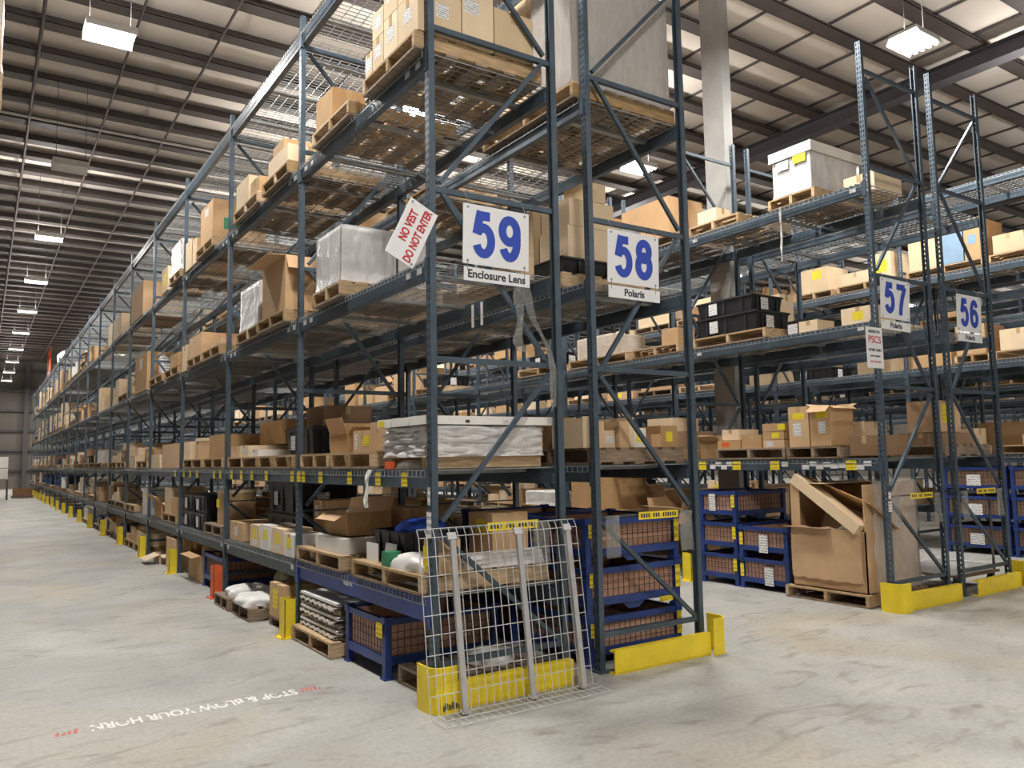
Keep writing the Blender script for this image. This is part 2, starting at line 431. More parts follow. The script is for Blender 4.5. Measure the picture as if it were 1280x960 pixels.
# ------------------------------------------------------------------ pallet racking
POST_H = 5.68
def post_mesh(d):
    """C channel, perforated web on the outer side (x = -d*.03), two flanges."""
    b = MB(); xo = -.024 * d; xi = .02 * d; w = .027; pitch = .0508; n = int((POST_H - .02) / pitch)
    xs = [-w, -.019, -.009, .009, .019, w]
    for i in range(n):
        z0 = .012 + i * pitch; za, zb = z0 + .012, z0 + .038; z1 = z0 + pitch
        for (lo, hi, hole) in ((z0, za, 0), (za, zb, 1), (zb, z1, 0)):
            if not hole: b.face([(xo, -w, lo), (xo, w, lo), (xo, w, hi), (xo, -w, hi)], 'steel')
            else:
                for a, c in ((0, 1), (2, 3), (4, 5)):
                    b.face([(xo, xs[a], lo), (xo, xs[c], lo), (xo, xs[c], hi), (xo, xs[a], hi)], 'steel')
    zt = .012 + n * pitch
    for s in (-1, 1):
        b.box(xo, xi, s * w - .0015, s * w + .0015, .01, zt, 'steel')
        b.box(xi - .003, xi, s * w, s * (w - .012), .01, zt, 'steel')
    b.box(-.05, .05, -.055, .055, 0, .012, 'steel')
    return b.mesh('post')
def brace_mesh(d):
    b = MB(); D = DEPTH
    X = lambda u: d * (u * (D - .07) + .035)
    zs = (.25, 1.07, 2.14, 3.25, 4.35, 5.36)
    for z in zs: b.bar((X(0) - d * .02, 0, z), (X(1) + d * .02, 0, z), .03 if z != 1.07 else .012, .036 if z != 1.07 else .014, 'steel')
    seq = [(0, 5.32), (1, 4.38), (0, 3.28), (1, 2.11), (0, 1.10)]
    for (a, za), (c, zc) in zip(seq, seq[1:]):
        b.bar((X(a) + d * (.03 if a == 0 else -.03), 0, za - .02), (X(c) + d * (.03 if c == 0 else -.03), 0, zc + .02), .026, .03, 'steel')
    p, q = (0, 1) if d > 0 else (1, 0)
    b.bar((X(p), 0, 1.04), (X(q), 0, .27), .026, .03, 'steel')
    return b.mesh('upright_frame')
POST = {d: post_mesh(d) for d in (1, -1)}
BRACE = {d: brace_mesh(d) for d in (1, -1)}
def beam_mesh(mat, h):
    b = MB(); L = BAY - .062
    b.box(-.012, .022, -L / 2, L / 2, -h, 0, mat); b.box(.022, .04, -L / 2, L / 2, -h, -.035, mat)
    for s in (-1, 1): b.box(-.02, .01, s * L / 2, s * (L / 2 - .006), -h - .03, .02, mat); b.box(-.029, -.025, s * (L / 2 - .005), s * (L / 2 + .03), -h - .03, .02, mat); b.box(-.029, -.012, s * (L / 2 - .008), s * (L / 2 - .003), -h - .03, .02, mat)
    return b.mesh('load_beam')
BEAM = {(m, h): beam_mesh(m, h) for m in ('steel', 'steelb', 'steeld') for h in (.11, .145)}
def deck_mesh():
    b = MB(); L = BAY - .1; D = DEPTH + .02
    x0, x1 = -.012, DEPTH + .012
    n = 40
    for i in range(n + 1):                                # cross wires with a waterfall lip over the beams
        y = -L / 2 + L * i / n
        b.bar((x0 - .016, y, .003), (x1 + .016, y, .003), .006, .006, 'zincd', caps=False)
        for xx in (x0 - .019, x1 + .019): b.bar((xx, y, .003), (xx, y, -.04), .006, .006, 'zincd', caps=False)
    for i in range(11):
        x = x0 + .03 + (x1 - x0 - .06) * i / 10
        b.bar((x, -L / 2, .009), (x, L / 2, .009), .006, .006, 'zincd', caps=False)
    for xx in (x0 - .023, x1 + .023): b.bar((xx, -L / 2, -.037), (xx, L / 2, -.037), .006, .006, 'zincd', caps=False)
    for i in range(3):                                    # support channels
        y = (-1 + i) * L * .36
        b.box(.022, DEPTH - .022, y - .022, y + .022, -.03, -.002, 'zincd')
    return b.mesh('wire_deck')
DECK = deck_mesh()
TAGM = {}
for nm, w, h, m in (('y', .085, .09, 'ytag'), ('w', .07, .04, 'label'), ('Y', .12, .095, 'ytag'), ('W', .085, .05, 'label')):
    b = MB(); b.box(-.0015, .0015, -w / 2, w / 2, -h / 2, h / 2, m); TAGM[nm] = b.mesh('shelf_label')

ROWS = {}
def build_row(num, words, fx, d, bays, has, label):
    """num: key; fx: x of the aisle-side posts; d: +1 if the shelf runs to +x; has(level, bay) -> beam material or None."""
    t = thing('pallet_rack', label, 'pallet rack', (fx, 0, 0))
    ROWS[num] = dict(fx=fx, d=d, words=words, obj=t)
    for i in range(bays + 1):
        f = obj('upright_frame', BRACE[d], t, (0, i * BAY, 0))
        obj('post', POST[d], f); obj('post', POST[-d], f, (d * DEPTH, 0, 0))
    beams, decks = [], []
    for i in range(bays):
        for lv in 'LYDBA':
            m = has(lv, i)
            if not m: continue
            h = .145 if lv == 'L' else .11
            y = (i + .5) * BAY
            beams.append((BEAM[m, h], (0, y, LEV[lv]), 0 if d > 0 else math.pi))
            beams.append((BEAM['steel' if m == 'steelb' else m, h], (d * DEPTH, y, LEV[lv]), math.pi if d > 0 else 0))
            decks.append((0, y, LEV[lv] + .001))
    for me, loc, rz in beams[:100]: obj('load_beam', me, t, loc, (0, 0, rz))
    if len(beams) > 100:
        b = MB()
        for me, loc, rz in beams[100:]:
            T = Matrix.Translation(loc) @ Matrix.Rotation(rz, 4, 'Z')
            b.add([T @ v.co for v in me.vertices], [tuple(p.vertices) for p in me.polygons], me.materials[0])
        o = obj('load_beam', b, t); o['kind'] = 'stuff'
    for loc in decks[:100]:
        o = obj('wire_deck', DECK, t, loc); o.scale = (d, 1, 1)
    return t

def has59(lv, i):
    if lv == 'L': return 'steelb' if i == 0 else 'steeld'
    return 'steel'
r59 = build_row('59', 'fifty-nine', 0.0, 1, 19, has59, 'long blue-grey pallet rack row hung with the 59 sign, facing the wide aisle')
r58 = build_row('58', 'fifty-eight', 2.302, -1, 19, lambda lv, i: None if (lv == 'L' and i == 0) or (lv == 'A' and i > 9) else 'steel',
                'long blue-grey pallet rack row hung with the 58 sign, backing onto row fifty-nine')
r57 = build_row('57', 'fifty-seven', 4.908, 1, 17, lambda lv, i: None if lv == 'A' or (lv == 'L' and i == 0) else 'steel',
                'blue-grey pallet rack row hung with the 57 sign, across the narrow aisle from row fifty-eight')
r56 = build_row('56', 'fifty-six', 7.179, -1, 14, lambda lv, i: None if lv == 'A' or (lv == 'L' and i == 0) else 'steel',
                'blue-grey pallet rack row hung with the 56 sign, backing onto row fifty-seven')
r55 = build_row('55', 'first', 9.79, 1, 12, lambda lv, i: None if lv == 'L' and i == 0 else 'steel', 'blue-grey pallet rack row without a sign, first one past the 56 sign')
r54 = build_row('54', 'second', 12.06, -1, 10, lambda lv, i: None if lv == 'A' else 'steel', 'blue-grey pallet rack row without a sign, second one past the 56 sign')
r53 = build_row('53', 'third', 14.67, 1, 9, lambda lv, i: None if lv == 'A' else 'steel', 'blue-grey pallet rack row without a sign, third one past the 56 sign')
for num_, w_, x_, d_, n_ in (('52', 'fourth', 16.94, -1, 8), ('51', 'fifth', 19.55, 1, 8), ('50', 'sixth', 21.82, -1, 8), ('49', 'seventh', 24.43, 1, 7), ('47', 'eighth', 29.3, 1, 7)):
    build_row(num_, w_, x_, d_, n_, lambda lv, i: None if lv == 'L' else 'steel', 'blue-grey pallet rack row without a sign, %s one past the 56 sign' % w_)
rL = build_row('L', 'across the wide aisle', -2.50, -1, 3, lambda lv, i: 'steel', 'blue-grey pallet rack row across the wide aisle from row fifty-nine')

def shelf_label(row, kind, y, z, back=False):
    r = ROWS[row]; o = obj('shelf_label', TAGM[kind], r['obj'], (-r['d'] * .0335 if kind in 'yYW' else -r['d'] * .0145, y, z))
    return o
for y in (2.44, 2.32, 1.9, 1.28, .76, .34, 2.62, 3.4, 3.9, 4.3, 4.7, 5.2, 5.5, 6.4, 6.8, 7.2, 7.8): shelf_label('59', 'y', y, 1.375)
for lv, zo in (('D', -.05), ('B', -.05), ('L', -.07)):
    for i in range(7):
        for y in (.14, .30, 2.2, 2.36):
            if lv == 'L' and (i < 1 or y in (.30, 2.2)): continue
            shelf_label('59', 'w', i * BAY + y, LEV[lv] + zo)
for y in (.33, 1.25, 1.78, 2.3): shelf_label('57', 'Y', y, 1.375)
for y in (.15, .23, .43, .52, .60, .69, .77, .86, 1.12, 1.89, 1.97, 2.05, 2.14): shelf_label('57', 'W', y, 1.375 + .018 * math.cos(y * 40))
for lv in 'DB':
    for y in (.15, 2.3): shelf_label('57', 'w', y, LEV[lv] - .05)

# ------------------------------------------------------------------ kinds of goods
def pallet_meshes(L, W, wood='wood'):
    """L along Y (the side seen from the aisle shows three stringer ends), W along X (depth)."""
    out = {}
    b = MB(); n = 7
    for i in range(n):
        x = -W / 2 + .05 + (W - .1) * i / (n - 1); b.box(x - .047, x + .047, -L / 2, L / 2, .106, .124, wood)
    out['top_deck'] = b.mesh('top_deck')
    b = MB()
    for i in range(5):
        x = -W / 2 + .05 + (W - .1) * i / 4; b.box(x - .047, x + .047, -L / 2, L / 2, 0, .017, 'woodd')  # darker boards: the shade under a pallet is put into their colour
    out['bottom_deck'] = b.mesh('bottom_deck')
    b = MB(); b.box(-W / 2, W / 2, -.019, .019, .017, .106, wood); out['stringer'] = b.mesh('stringer')
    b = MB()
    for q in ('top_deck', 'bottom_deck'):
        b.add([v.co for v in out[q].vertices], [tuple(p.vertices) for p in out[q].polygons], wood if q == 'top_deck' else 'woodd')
    for s in (-1, 0, 1): b.box(-W / 2, W / 2, s * (L / 2 - .02) - .019, s * (L / 2 - .02) + .019, .017, .106, wood)
    out['all'] = b.mesh('pallet')
    return out
PAL = {}
NPAL = [0]
def pallet(cx, cy, z, L, W, label, parts=True, wood='wood', group=None, rz=0, name='wooden_pallet'):
    key = (round(L, 2), round(W, 2), wood)
    if key not in PAL: PAL[key] = pallet_meshes(*key)
    P = PAL[key]; NPAL[0] += 1
    if parts:
        t = thing(name, label, 'pallet', (cx, cy, z), rz, group)
        obj('top_deck', P['top_deck'], t); obj('bottom_deck', P['bottom_deck'], t)
        for s in (-1, 0, 1): obj('stringer', P['stringer'], t, (0, s * (L / 2 - .02), 0))
        return t
    return tag(obj(name, P['all'], None, (cx, cy, z), (0, 0, rz)), label, 'pallet', group)

def carton_mesh(w, d, h, mat):
    b = MB(); g = .003; t = .004
    b.box(-w / 2, w / 2, -d / 2, d / 2, 0, h - t, mat)
    if d >= w:
        for s in (-1, 1): b.box(s * g, s * (w / 2 - .001), -d / 2 + .001, d / 2 - .001, h - t, h + .002 * (s > 0), mat)
    else:
        for s in (-1, 1): b.box(-w / 2 + .001, w / 2 - .001, s * g, s * (d / 2 - .001), h - t, h + .002 * (s > 0), mat)
    return b.mesh('cardboard_box')
def sticker(parent, face, u, v, w, h, mat, dims, name='shipping_label'):
    """A label on a carton's face: '-x', '+x', '-y'; u along the face, v up."""
    W, D, H = dims; b = MB(); e = .0012
    if face == '-x': b.box(-W / 2 - e, -W / 2 - .0002, u - w / 2, u + w / 2, v - h / 2, v + h / 2, mat)
    elif face == '+x': b.box(W / 2 + .0002, W / 2 + e, u - w / 2, u + w / 2, v - h / 2, v + h / 2, mat)
    else: b.box(u - w / 2, u + w / 2, -D / 2 - e, -D / 2 - .0002, v - h / 2, v + h / 2, mat)
    return obj(name, b, parent)
def carton(cx, cy, z, w, d, h, label, mat='card', rz=0, labels=(), tape=True, group=None, name=None, cat='box'):
    if name is None: name = 'white_carton' if mat == 'cardw' else ('flat_carton' if h < .17 else ('tall_carton' if h > .36 else 'cardboard_box'))
    o = tag(obj(name, carton_mesh(w, d, h, mat), None, (cx, cy, z), (0, 0, rz)), label, cat, group)
    if tape:
        b = MB(); e = .0035; tw = .024
        if d >= w:
            b.box(-tw, tw, -d / 2 - .001, d / 2 + .001, h + .0005, h + e, 'tape')
            for s in (-1, 1): b.box(-tw, tw, s * d / 2, s * (d / 2 + .001), h - min(.08, h * .4), h + e, 'tape')
        else:
            b.box(-w / 2 - .001, w / 2 + .001, -tw, tw, h + .0005, h + e, 'tape')
            for s in (-1, 1): b.box(s * w / 2, s * (w / 2 + .001), -tw, tw, h - min(.08, h * .4), h + e, 'tape')
        obj('packing_tape', b, o)
    for (f, u, v, lw, lh, m) in labels: sticker(o, f, u, v, lw, lh, m, (w, d, h), 'yellow_label' if m == 'ylabel' else 'shipping_label')
    return o
def open_carton(cx, cy, z, w, d, h, label, mat='card', rz=0, flaps=(60, 100, 75, 110), labels=(), name='open_box', fl=.4):
    t = .005; b = MB()
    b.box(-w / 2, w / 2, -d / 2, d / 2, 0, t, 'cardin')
    b.box(-w / 2, -w / 2 + t, -d / 2, d / 2, 0, h, mat); b.box(w / 2 - t, w / 2, -d / 2, d / 2, 0, h, mat)
    b.box(-w / 2 + t, w / 2 - t, -d / 2, -d / 2 + t, 0, h, mat); b.box(-w / 2 + t, w / 2 - t, d / 2 - t, d / 2, 0, h, mat)
    o = tag(obj(name, b, None, (cx, cy, z), (0, 0, rz)), label, 'box')
    for k, a in enumerate(flaps):                      # 0:-x 1:+x 2:-y 3:+y ; angle from straight up, outwards
        if a is None: continue
        ln = (w if k < 2 else d) * fl; wid = d if k < 2 else w
        b = MB(); b.box(-t / 2, t / 2, -wid / 2 + .004, wid / 2 - .004, 0, ln, mat)
        s = -1 if k in (0, 2) else 1
        if k < 2: obj('flap', b, o, (s * (w / 2 - t / 2), 0, h), (0, s * R(a), 0))
        else:
            f = obj('flap', b, o, (0, s * (d / 2 - t / 2), h)); f.rotation_euler = (Matrix.Rotation(-s * R(a), 4, 'X') @ Matrix.Rotation(R(90), 4, 'Z')).to_euler()
    for (f, u, v, lw, lh, m) in labels: sticker(o, f, u, v, lw, lh, m, (w, d, h), 'yellow_label' if m == 'ylabel' else 'shipping_label')
    return o

def tote(cx, cy, z, w, d, h, label, mat='black', rz=0, lid=True, labs=True, group=None):
    t = thing('plastic_tote', label, 'tote', (cx, cy, z), rz, group)
    b = MB(); k = .94
    lo = [(-w / 2 * k, -d / 2 * k, 0), (w / 2 * k, -d / 2 * k, 0), (w / 2 * k, d / 2 * k, 0), (-w / 2 * k, d / 2 * k, 0)]
    hi = [(-w / 2, -d / 2, h * .93), (w / 2, -d / 2, h * .93), (w / 2, d / 2, h * .93), (-w / 2, d / 2, h * .93)]
    b.add(lo + hi, [(0, 3, 2, 1), (0, 1, 5, 4), (1, 2, 6, 5), (2, 3, 7, 6), (3, 0, 4, 7)], mat)
    for s in (-1, 1):                                   # ribs
        for u in (-.32, 0, .32):
            b.box(u * w - .012, u * w + .012, s * d / 2 * .965, s * (d / 2 + .004), .04 * h, h * .9, mat)
            b.box(s * w / 2 * .965, s * (w / 2 + .004), u * d - .012, u * d + .012, .04 * h, h * .9, mat)
    obj('body', b, t)
    b = MB(); r = .014
    for s in (-1, 1):
        b.box(-w / 2 - r, w / 2 + r, s * (d / 2 - .004), s * (d / 2 + r), h * .86, h * .93, mat)
        b.box(s * (w / 2 - .004), s * (w / 2 + r), -d / 2, d / 2, h * .86, h * .93, mat)
    obj('rim', b, t)
    if lid:
        b = MB(); b.box(-w / 2 - .01, w / 2 + .01, -d / 2 - .01, d / 2 + .01, h * .93, h * .97, mat)
        b.box(-w / 2 + .03, w / 2 - .03, -d / 2 + .03, d / 2 - .03, h * .97, h, mat); obj('lid', b, t)
    if labs:
        for (f, u) in (('-x', .2 * d), ('-y', -.1 * w)):
            sticker(t, f, u, h * .45, .13, .14, 'label', (w + .012, d + .012, h))
    return t

def wrapped(cx, cy, z, w, d, h, label, core='card', film='film', rz=0, lid=False, name='wrapped_load', seed=1, labels=(), strap=False, bulge=.012):
    """A carton stack under stretch film: a core and a loose crinkled skin round it."""
    t = thing(name, label, 'wrapped pallet load', (cx, cy, z), rz)
    r = random.Random(seed)
    obj('core_box', carton_mesh(w, d, h, core), t)
    b = MB(); nu, nv = 44, 14; off = {}
    def P(u, v):
        i = round(u * nu) % nu; j = round(v * nv)
        if (i, j) not in off: off[i, j] = r.uniform(.003, bulge)
        s = u * 2 * (w + d); e = off[i, j]
        if s < w: x, y = -w / 2 + s, -d / 2 - e
        elif s < w + d: x, y = w / 2 + e, -d / 2 + (s - w)
        elif s < 2 * w + d: x, y = w / 2 - (s - w - d), d / 2 + e
        else: x, y = -w / 2 - e, d / 2 - (s - 2 * w - d)
        if v > .97: x *= .9; y *= .9
        fl = .03 * max(0, .15 - v) / .15
        x *= 1 + fl; y *= 1 + fl
        return (x, y, min(v / .97, 1) * (h + .006) + (.004 if v > .97 else 0))
    b.grid(P, nu, nv, film); obj('stretch_film', b, t)
    if lid:
        b = MB(); b.box(-w / 2 - .03, w / 2 + .03, -d / 2 - .03, d / 2 + .03, h + .012, h + .05, 'cardw')
        for s in (-1, 1):
            b.box(-w / 2 - .03, w / 2 + .03, s * (d / 2 + .018), s * (d / 2 + .03), h - .06, h + .012, 'cardw')
            b.box(s * (w / 2 + .018), s * (w / 2 + .03), -d / 2 - .018, d / 2 + .018, h - .06, h + .012, 'cardw')
        obj('lid', b, t)
    if strap:
        b = MB(); e = bulge + .004
        for s in (-1, 1): b.box(s * (w / 2 + e), s * (w / 2 + e + .002), -.009, .009, 0, h + e + .002, 'ink')
        b.box(-w / 2 - e, w / 2 + e, -.009, .009, h + e, h + e + .002, 'ink')
        o = obj('strap', b, t)
        if strap == 'x': o.rotation_euler = (0, 0, R(90))
    for (f, u, v, lw, lh, m) in labels: sticker(t, f, u, v, lw, lh, m, (w + .05, d + .05, h), 'yellow_label' if m == 'ylabel' else 'shipping_label')
    return t

def lump(name, label, cat, cx, cy, z, w, d, h, mat, seed=1, flat=.0, group=None, rz=0):
    """A crumpled bag or heap of film: a noisy flattened dome sitting on its base."""
    r = random.Random(seed); b = MB(); nu, nv = 20, 9
    ph = [r.uniform(0, 6.28) for _ in range(8)]
    def P(u, v):
        a = u * 2 * math.pi; q = v
        rad = math.sin(min(1, (1 - q) * 1.25) * math.pi / 2)
        k = 1 + .14 * math.sin(3 * a + ph[0] + 3 * q) + .09 * math.sin(7 * a + ph[1] - 4 * q) + .05 * math.sin(13 * a + ph[2] + 9 * q)
        zz = h * (math.sin(q * math.pi / 2) ** .8) * (1 + .12 * math.sin(5 * a + ph[3]) * q * (1 - q) * 3)
        se = abs(math.cos(a)) ** .6 * math.copysign(1, math.cos(a)), abs(math.sin(a)) ** .6 * math.copysign(1, math.sin(a))
        return (se[0] * w / 2 * rad * k, se[1] * d / 2 * rad * k, max(0, zz))
    b.grid(P, nu, nv, mat)
    return tag(obj(name, b, None, (cx, cy, z), (0, 0, rz)), label, cat, group)

def wire_container(cx, cy, z, w, d, h, label, rz=0, tags=(), stuff=True, liner='rust'):
    """Blue steel stillage: corner posts with feet, base and top frames, wire sides over a liner. w along x, d along y."""
    t = thing('wire_container', label, 'container', (cx, cy, z), rz)
    p = .05; zb = h * .36
    for sx in (-1, 1):
        for sy in (-1, 1):
            b = MB(); X, Y = sx * (w / 2 - p / 2), sy * (d / 2 - p / 2)
            b.box(X - p / 2, X + p / 2, Y - p / 2, Y + p / 2, .012, h, 'navy')
            b.box(X - p / 2 - .012, X + p / 2 + .012, Y - p / 2 - .012, Y + p / 2 + .012, 0, .014, 'navy')
            b.box(X - p / 2 - .008, X + p / 2 + .008, Y - p / 2 - .008, Y + p / 2 + .008, h - .05, h, 'navy')
            obj('corner_post', b, t)
    b = MB()
    for s in (-1, 1):
        b.box(-w / 2 + p, w / 2 - p, s * d / 2, s * (d / 2 - .035), zb - .055, zb, 'navy')
        b.box(s * w / 2, s * (w / 2 - .035), -d / 2 + p, d / 2 - p, zb - .055, zb, 'navy')
        b.add([(-.12, s * (d / 2 - .02), zb - .055), (.12, s * (d / 2 - .02), zb - .055), (.05, s * (d / 2 - .02), .02), (-.05, s * (d / 2 - .02), .02)], [(0, 1, 2, 3)], 'navy')
    b.box(-w / 2 + .03, w / 2 - .03, -d / 2 + .03, d / 2 - .03, zb - .02, zb - .01, 'navy')
    obj('base_frame', b, t)
    b = MB()
    for s in (-1, 1):
        b.box(-w / 2 + p, w / 2 - p, s * d / 2, s * (d / 2 - .03), h - .055, h - .012, 'navy')
        b.box(s * w / 2, s * (w / 2 - .03), -d / 2 + p, d / 2 - p, h - .055, h - .012, 'navy')
    obj('top_rail', b, t)
    b = MB(); q = .012
    z0, z1 = zb, h - .055
    for s in (-1, 1):
        n = int(w / .05)
        for i in range(1, n):
            x = -w / 2 + w * i / n; b.bar((x, s * (d / 2 - q), z0), (x, s * (d / 2 - q), z1), .0038, .0038, 'wire', caps=False)
        n = int(d / .05)
        for i in range(1, n):
            y = -d / 2 + d * i / n; b.bar((s * (w / 2 - q), y, z0), (s * (w / 2 - q), y, z1), .0038, .0038, 'wire', caps=False)
        nz = max(2, int((z1 - z0) / .05))
        for i in range(1, nz):
            zz = z0 + (z1 - z0) * i / nz
            b.bar((-w / 2, s * (d / 2 - q), zz), (w / 2, s * (d / 2 - q), zz), .0038, .0038, 'wire', caps=False)
            b.bar((s * (w / 2 - q), -d / 2, zz), (s * (w / 2 - q), d / 2, zz), .0038, .0038, 'wire', caps=False)
    obj('wire_mesh', b, t)
    b = MB(); e = .03
    for s in (-1, 1):
        b.box(-w / 2 + e, w / 2 - e, s * (d / 2 - e), s * (d / 2 - e - .004), zb, h - .03, liner)
        b.box(s * (w / 2 - e), s * (w / 2 - e - .004), -d / 2 + e, d / 2 - e, zb, h - .03, liner)
    b.box(-w / 2 + e, w / 2 - e, -d / 2 + e, d / 2 - e, h * .62, h * .63, 'cardd')
    obj('cardboard_liner', b, t)
    for (f, u, v, lw, lh, m) in tags:
        sticker(t, f, u, v, lw, lh, m, (w + .03, d + .03, h), 'hazard_label' if m == 'ytag' else 'hanging_tag')
    return t

# ------------------------------------------------------------------ placing helper: goods on a shelf of a row
def onrow(row, dep): r = ROWS[row]; return r['fx'] + r['d'] * dep
def zlev(lv, up=0.): return LEV[lv] + (.0145 if lv != 'F' else .0) + up
PH = .124
LNAME = {'F': 'the floor under', 'L': 'the lowest shelf of', 'Y': 'the second shelf of', 'D': 'the middle shelf of', 'B': 'the upper shelf of', 'A': 'the topmost shelf of'}
EXPOSURE = -0.22

def C(row, lv, y0, y1, d0, d1, h, label, up=0., **k):
    xa, xb = sorted((onrow(row, d0), onrow(row, d1)))
    return carton((xa + xb) / 2, (y0 + y1) / 2, zlev(lv, up), xb - xa, y1 - y0, h, label, **k)
def OC(row, lv, y0, y1, d0, d1, h, label, up=0., **k):
    xa, xb = sorted((onrow(row, d0), onrow(row, d1)))
    return open_carton((xa + xb) / 2, (y0 + y1) / 2, zlev(lv, up), xb - xa, y1 - y0, h, label, **k)
def TT(row, lv, y0, y1, d0, d1, h, label, up=0., **k):
    xa, xb = sorted((onrow(row, d0), onrow(row, d1)))
    return tote((xa + xb) / 2, (y0 + y1) / 2, zlev(lv, up), xb - xa, y1 - y0, h, label, **k)
def WR(row, lv, y0, y1, d0, d1, h, label, up=PH, **k):
    xa, xb = sorted((onrow(row, d0), onrow(row, d1)))
    return wrapped((xa + xb) / 2, (y0 + y1) / 2, zlev(lv, up), xb - xa, y1 - y0, h, label, **k)
def PL(row, lv, y0, y1, d0, d1, label, **k):
    xa, xb = sorted((onrow(row, d0), onrow(row, d1)))
    return pallet((xa + xb) / 2, (y0 + y1) / 2, zlev(lv), y1 - y0, xb - xa, label, **k)
def WC(row, lv, y0, y1, d0, d1, h, label, up=0., **k):
    xa, xb = sorted((onrow(row, d0), onrow(row, d1)))
    return wire_container((xa + xb) / 2, (y0 + y1) / 2, zlev(lv, up), xb - xa, y1 - y0, h, label, **k)
OCC = set()          # (row, level, bay) already furnished by hand

# ================= row 59, upper shelf =================
PL('59', 'B', .04, .90, -.09, .94, 'wooden pallet under the carton stack on the upper shelf at the end of row fifty-nine')
col = [(.03, .33, (.30, .30, .26)), (.34, .56, (.30, .28)), (.57, .76, (.24, .20)), (.77, .89, (.19,))]
nm = ['end', 'second', 'third', 'fourth']
for ci, (a, c, hs) in enumerate(col):
    up = PH
    for hi, h in enumerate(hs):
        C('59', 'B', a, c, -.07, .26, h, 'pale carton, %s column of the stack above the 59 sign, %s from the pallet' % (nm[ci], ORD[hi]), up=up,
          mat='cardl', tape=hi < 1, labels=[('-x', 0, h * .55, .12, .1, 'ylabel' if (ci, hi) == (0, 1) else 'label')] + ([('-y', .02, h * .6, .1, .1, 'label')] if ci == 0 else []))
        up += h + .003
C('59', 'B', .03, .36, .27, .52, .68, 'tall pale carton behind the end column of the upper shelf stack', up=PH, mat='cardl', labels=[('-y', -.05, .28, .12, .1, 'label')])
C('59', 'B', .03, .42, .53, .86, .34, 'low pale carton at the flue side of the upper shelf stack', up=PH, mat='cardl')
PL('59', 'B', 1.22, 2.05, -.07, .9, 'wooden pallet holding one brown carton on the upper shelf, beyond the big carton stack')
C('59', 'B', 1.62, 2.0, -.05, .24, .27, 'brown carton alone on the second pallet of the upper shelf of row fifty-nine', up=PH)
PL('59', 'B', 2.70, 3.54, -.07, .9, 'wooden pallet with pale cartons, second bay of the upper shelf of row fifty-nine')
C('59', 'B', 2.80, 3.42, -.04, .4, .20, 'wide pale carton on the upper shelf, second bay of row fifty-nine', up=PH, mat='cardl')
C('59', 'B', 3.05, 3.40, 0, .3, .14, 'small brown carton lying on a wide pale one, second bay of the upper shelf', up=PH + .21)
PL('59', 'B', 3.70, 4.66, -.07, .9, 'wooden pallet at the far end of the second bay, upper shelf of row fifty-nine')
C('59', 'B', 4.1, 4.6, -.05, .4, .30, 'pale carton on the far pallet of the second bay, upper shelf of row fifty-nine', up=PH, mat='cardl')
C('59', 'B', 3.74, 4.06, -.04, .4, .18, 'low brown carton beside a pale one, second bay, upper shelf of row fifty-nine', up=PH)
for i in (0, 1): OCC.add(('59', 'B', i))
PL('59', 'B', 5.65, 6.55, -.07, .9, 'wooden pallet under the carton with a green label on the upper shelf')
C('59', 'B', 5.72, 6.38, -.05, .62, .50, 'brown carton with a green label on the upper shelf, third bay of row fifty-nine', up=PH,
  labels=[('-y', -.1, .2, .2, .15, 'green'), ('-x', 0, .4, .2, .1, 'label')])
C('59', 'B', 6.60, 6.85, -.05, .5, .34, 'pale carton stood behind the green-labelled one on the upper shelf', up=0, mat='cardl')
C('59', 'B', 6.90, 7.30, -.05, .5, .40, 'pale carton third on the upper shelf of the third bay, row fifty-nine', up=0, mat='cardl')
WR('59', 'B', 7.62, 8.3, -.05, .6, .45, 'pale film-wrapped load on the upper shelf just past the third bay post', up=PH, core='cardl', seed=5, film='filmw')
PL('59', 'B', 7.58, 8.4, -.07, .9, 'wooden pallet under the pale film-wrapped load of the upper shelf')
C('59', 'B', 8.6, 9.1, -.05, .5, .38, 'yellowish carton past the pale wrapped load on the upper shelf', up=0, mat='cardl', labels=[('-x', 0, .2, .2, .2, 'ylabel')])
for i in (2, 3): OCC.add(('59', 'B', i))
C('59', 'B', 10.95, 12.3, -.04, .7, .62, 'broad brown carton on the upper shelf, fifth bay of row fifty-nine', up=0)
C('59', 'B', 13.6, 14.8, -.04, .7, .46, 'broad brown carton on the upper shelf, sixth bay of row fifty-nine', up=0, mat='cardl')
for i in (4, 5): OCC.add(('59', 'B', i))

# ================= row 59, middle shelf =================
PL('59', 'D', 1.38, 2.02, -.07, .84, 'wooden pallet under the silver wrapped box on the middle shelf')
WR('59', 'D', 1.42, 1.98, -.05, .78, .46, 'silver film-wrapped box with a black strap, middle shelf behind the red-lettered sign', core='silver', film='filmw', seed=3, strap='x', bulge=.008)
for i, (y0, y1, d0, d1, h) in enumerate(((.2, .5, .75, .95, .16), (.55, .9, .7, .93, .12))):
    C('59', 'D', y0, y1, d0, d1, h, '%s pale carton at the back of the middle shelf behind the 59 sign' % ('taller' if i == 0 else 'lower'), mat='cardl', up=0)
OCC.add(('59', 'D', 0))
PL('59', 'D', 2.72, 3.6, -.09, .85, 'wooden pallet under the big open carton on the middle shelf')
OC('59', 'D', 2.78, 3.5, -.06, .72, .52, 'big open brown carton on the middle shelf, second bay of row fifty-nine', up=PH, flaps=(95, 120, 150, 40), fl=.22)
WR('59', 'D', 3.68, 4.4, -.04, .6, .46, 'white film-wrapped load next to the big open carton on the middle shelf', up=PH, core='cardw', film='filmw', seed=8)
PL('59', 'D', 3.62, 4.5, -.06, .85, 'wooden pallet under the white film-wrapped load on the middle shelf')
OCC.add(('59', 'D', 1))
PL('59', 'D', 5.2, 6.1, -.07, .9, 'wooden pallet at the start of the third bay on the middle shelf of row fifty-nine')
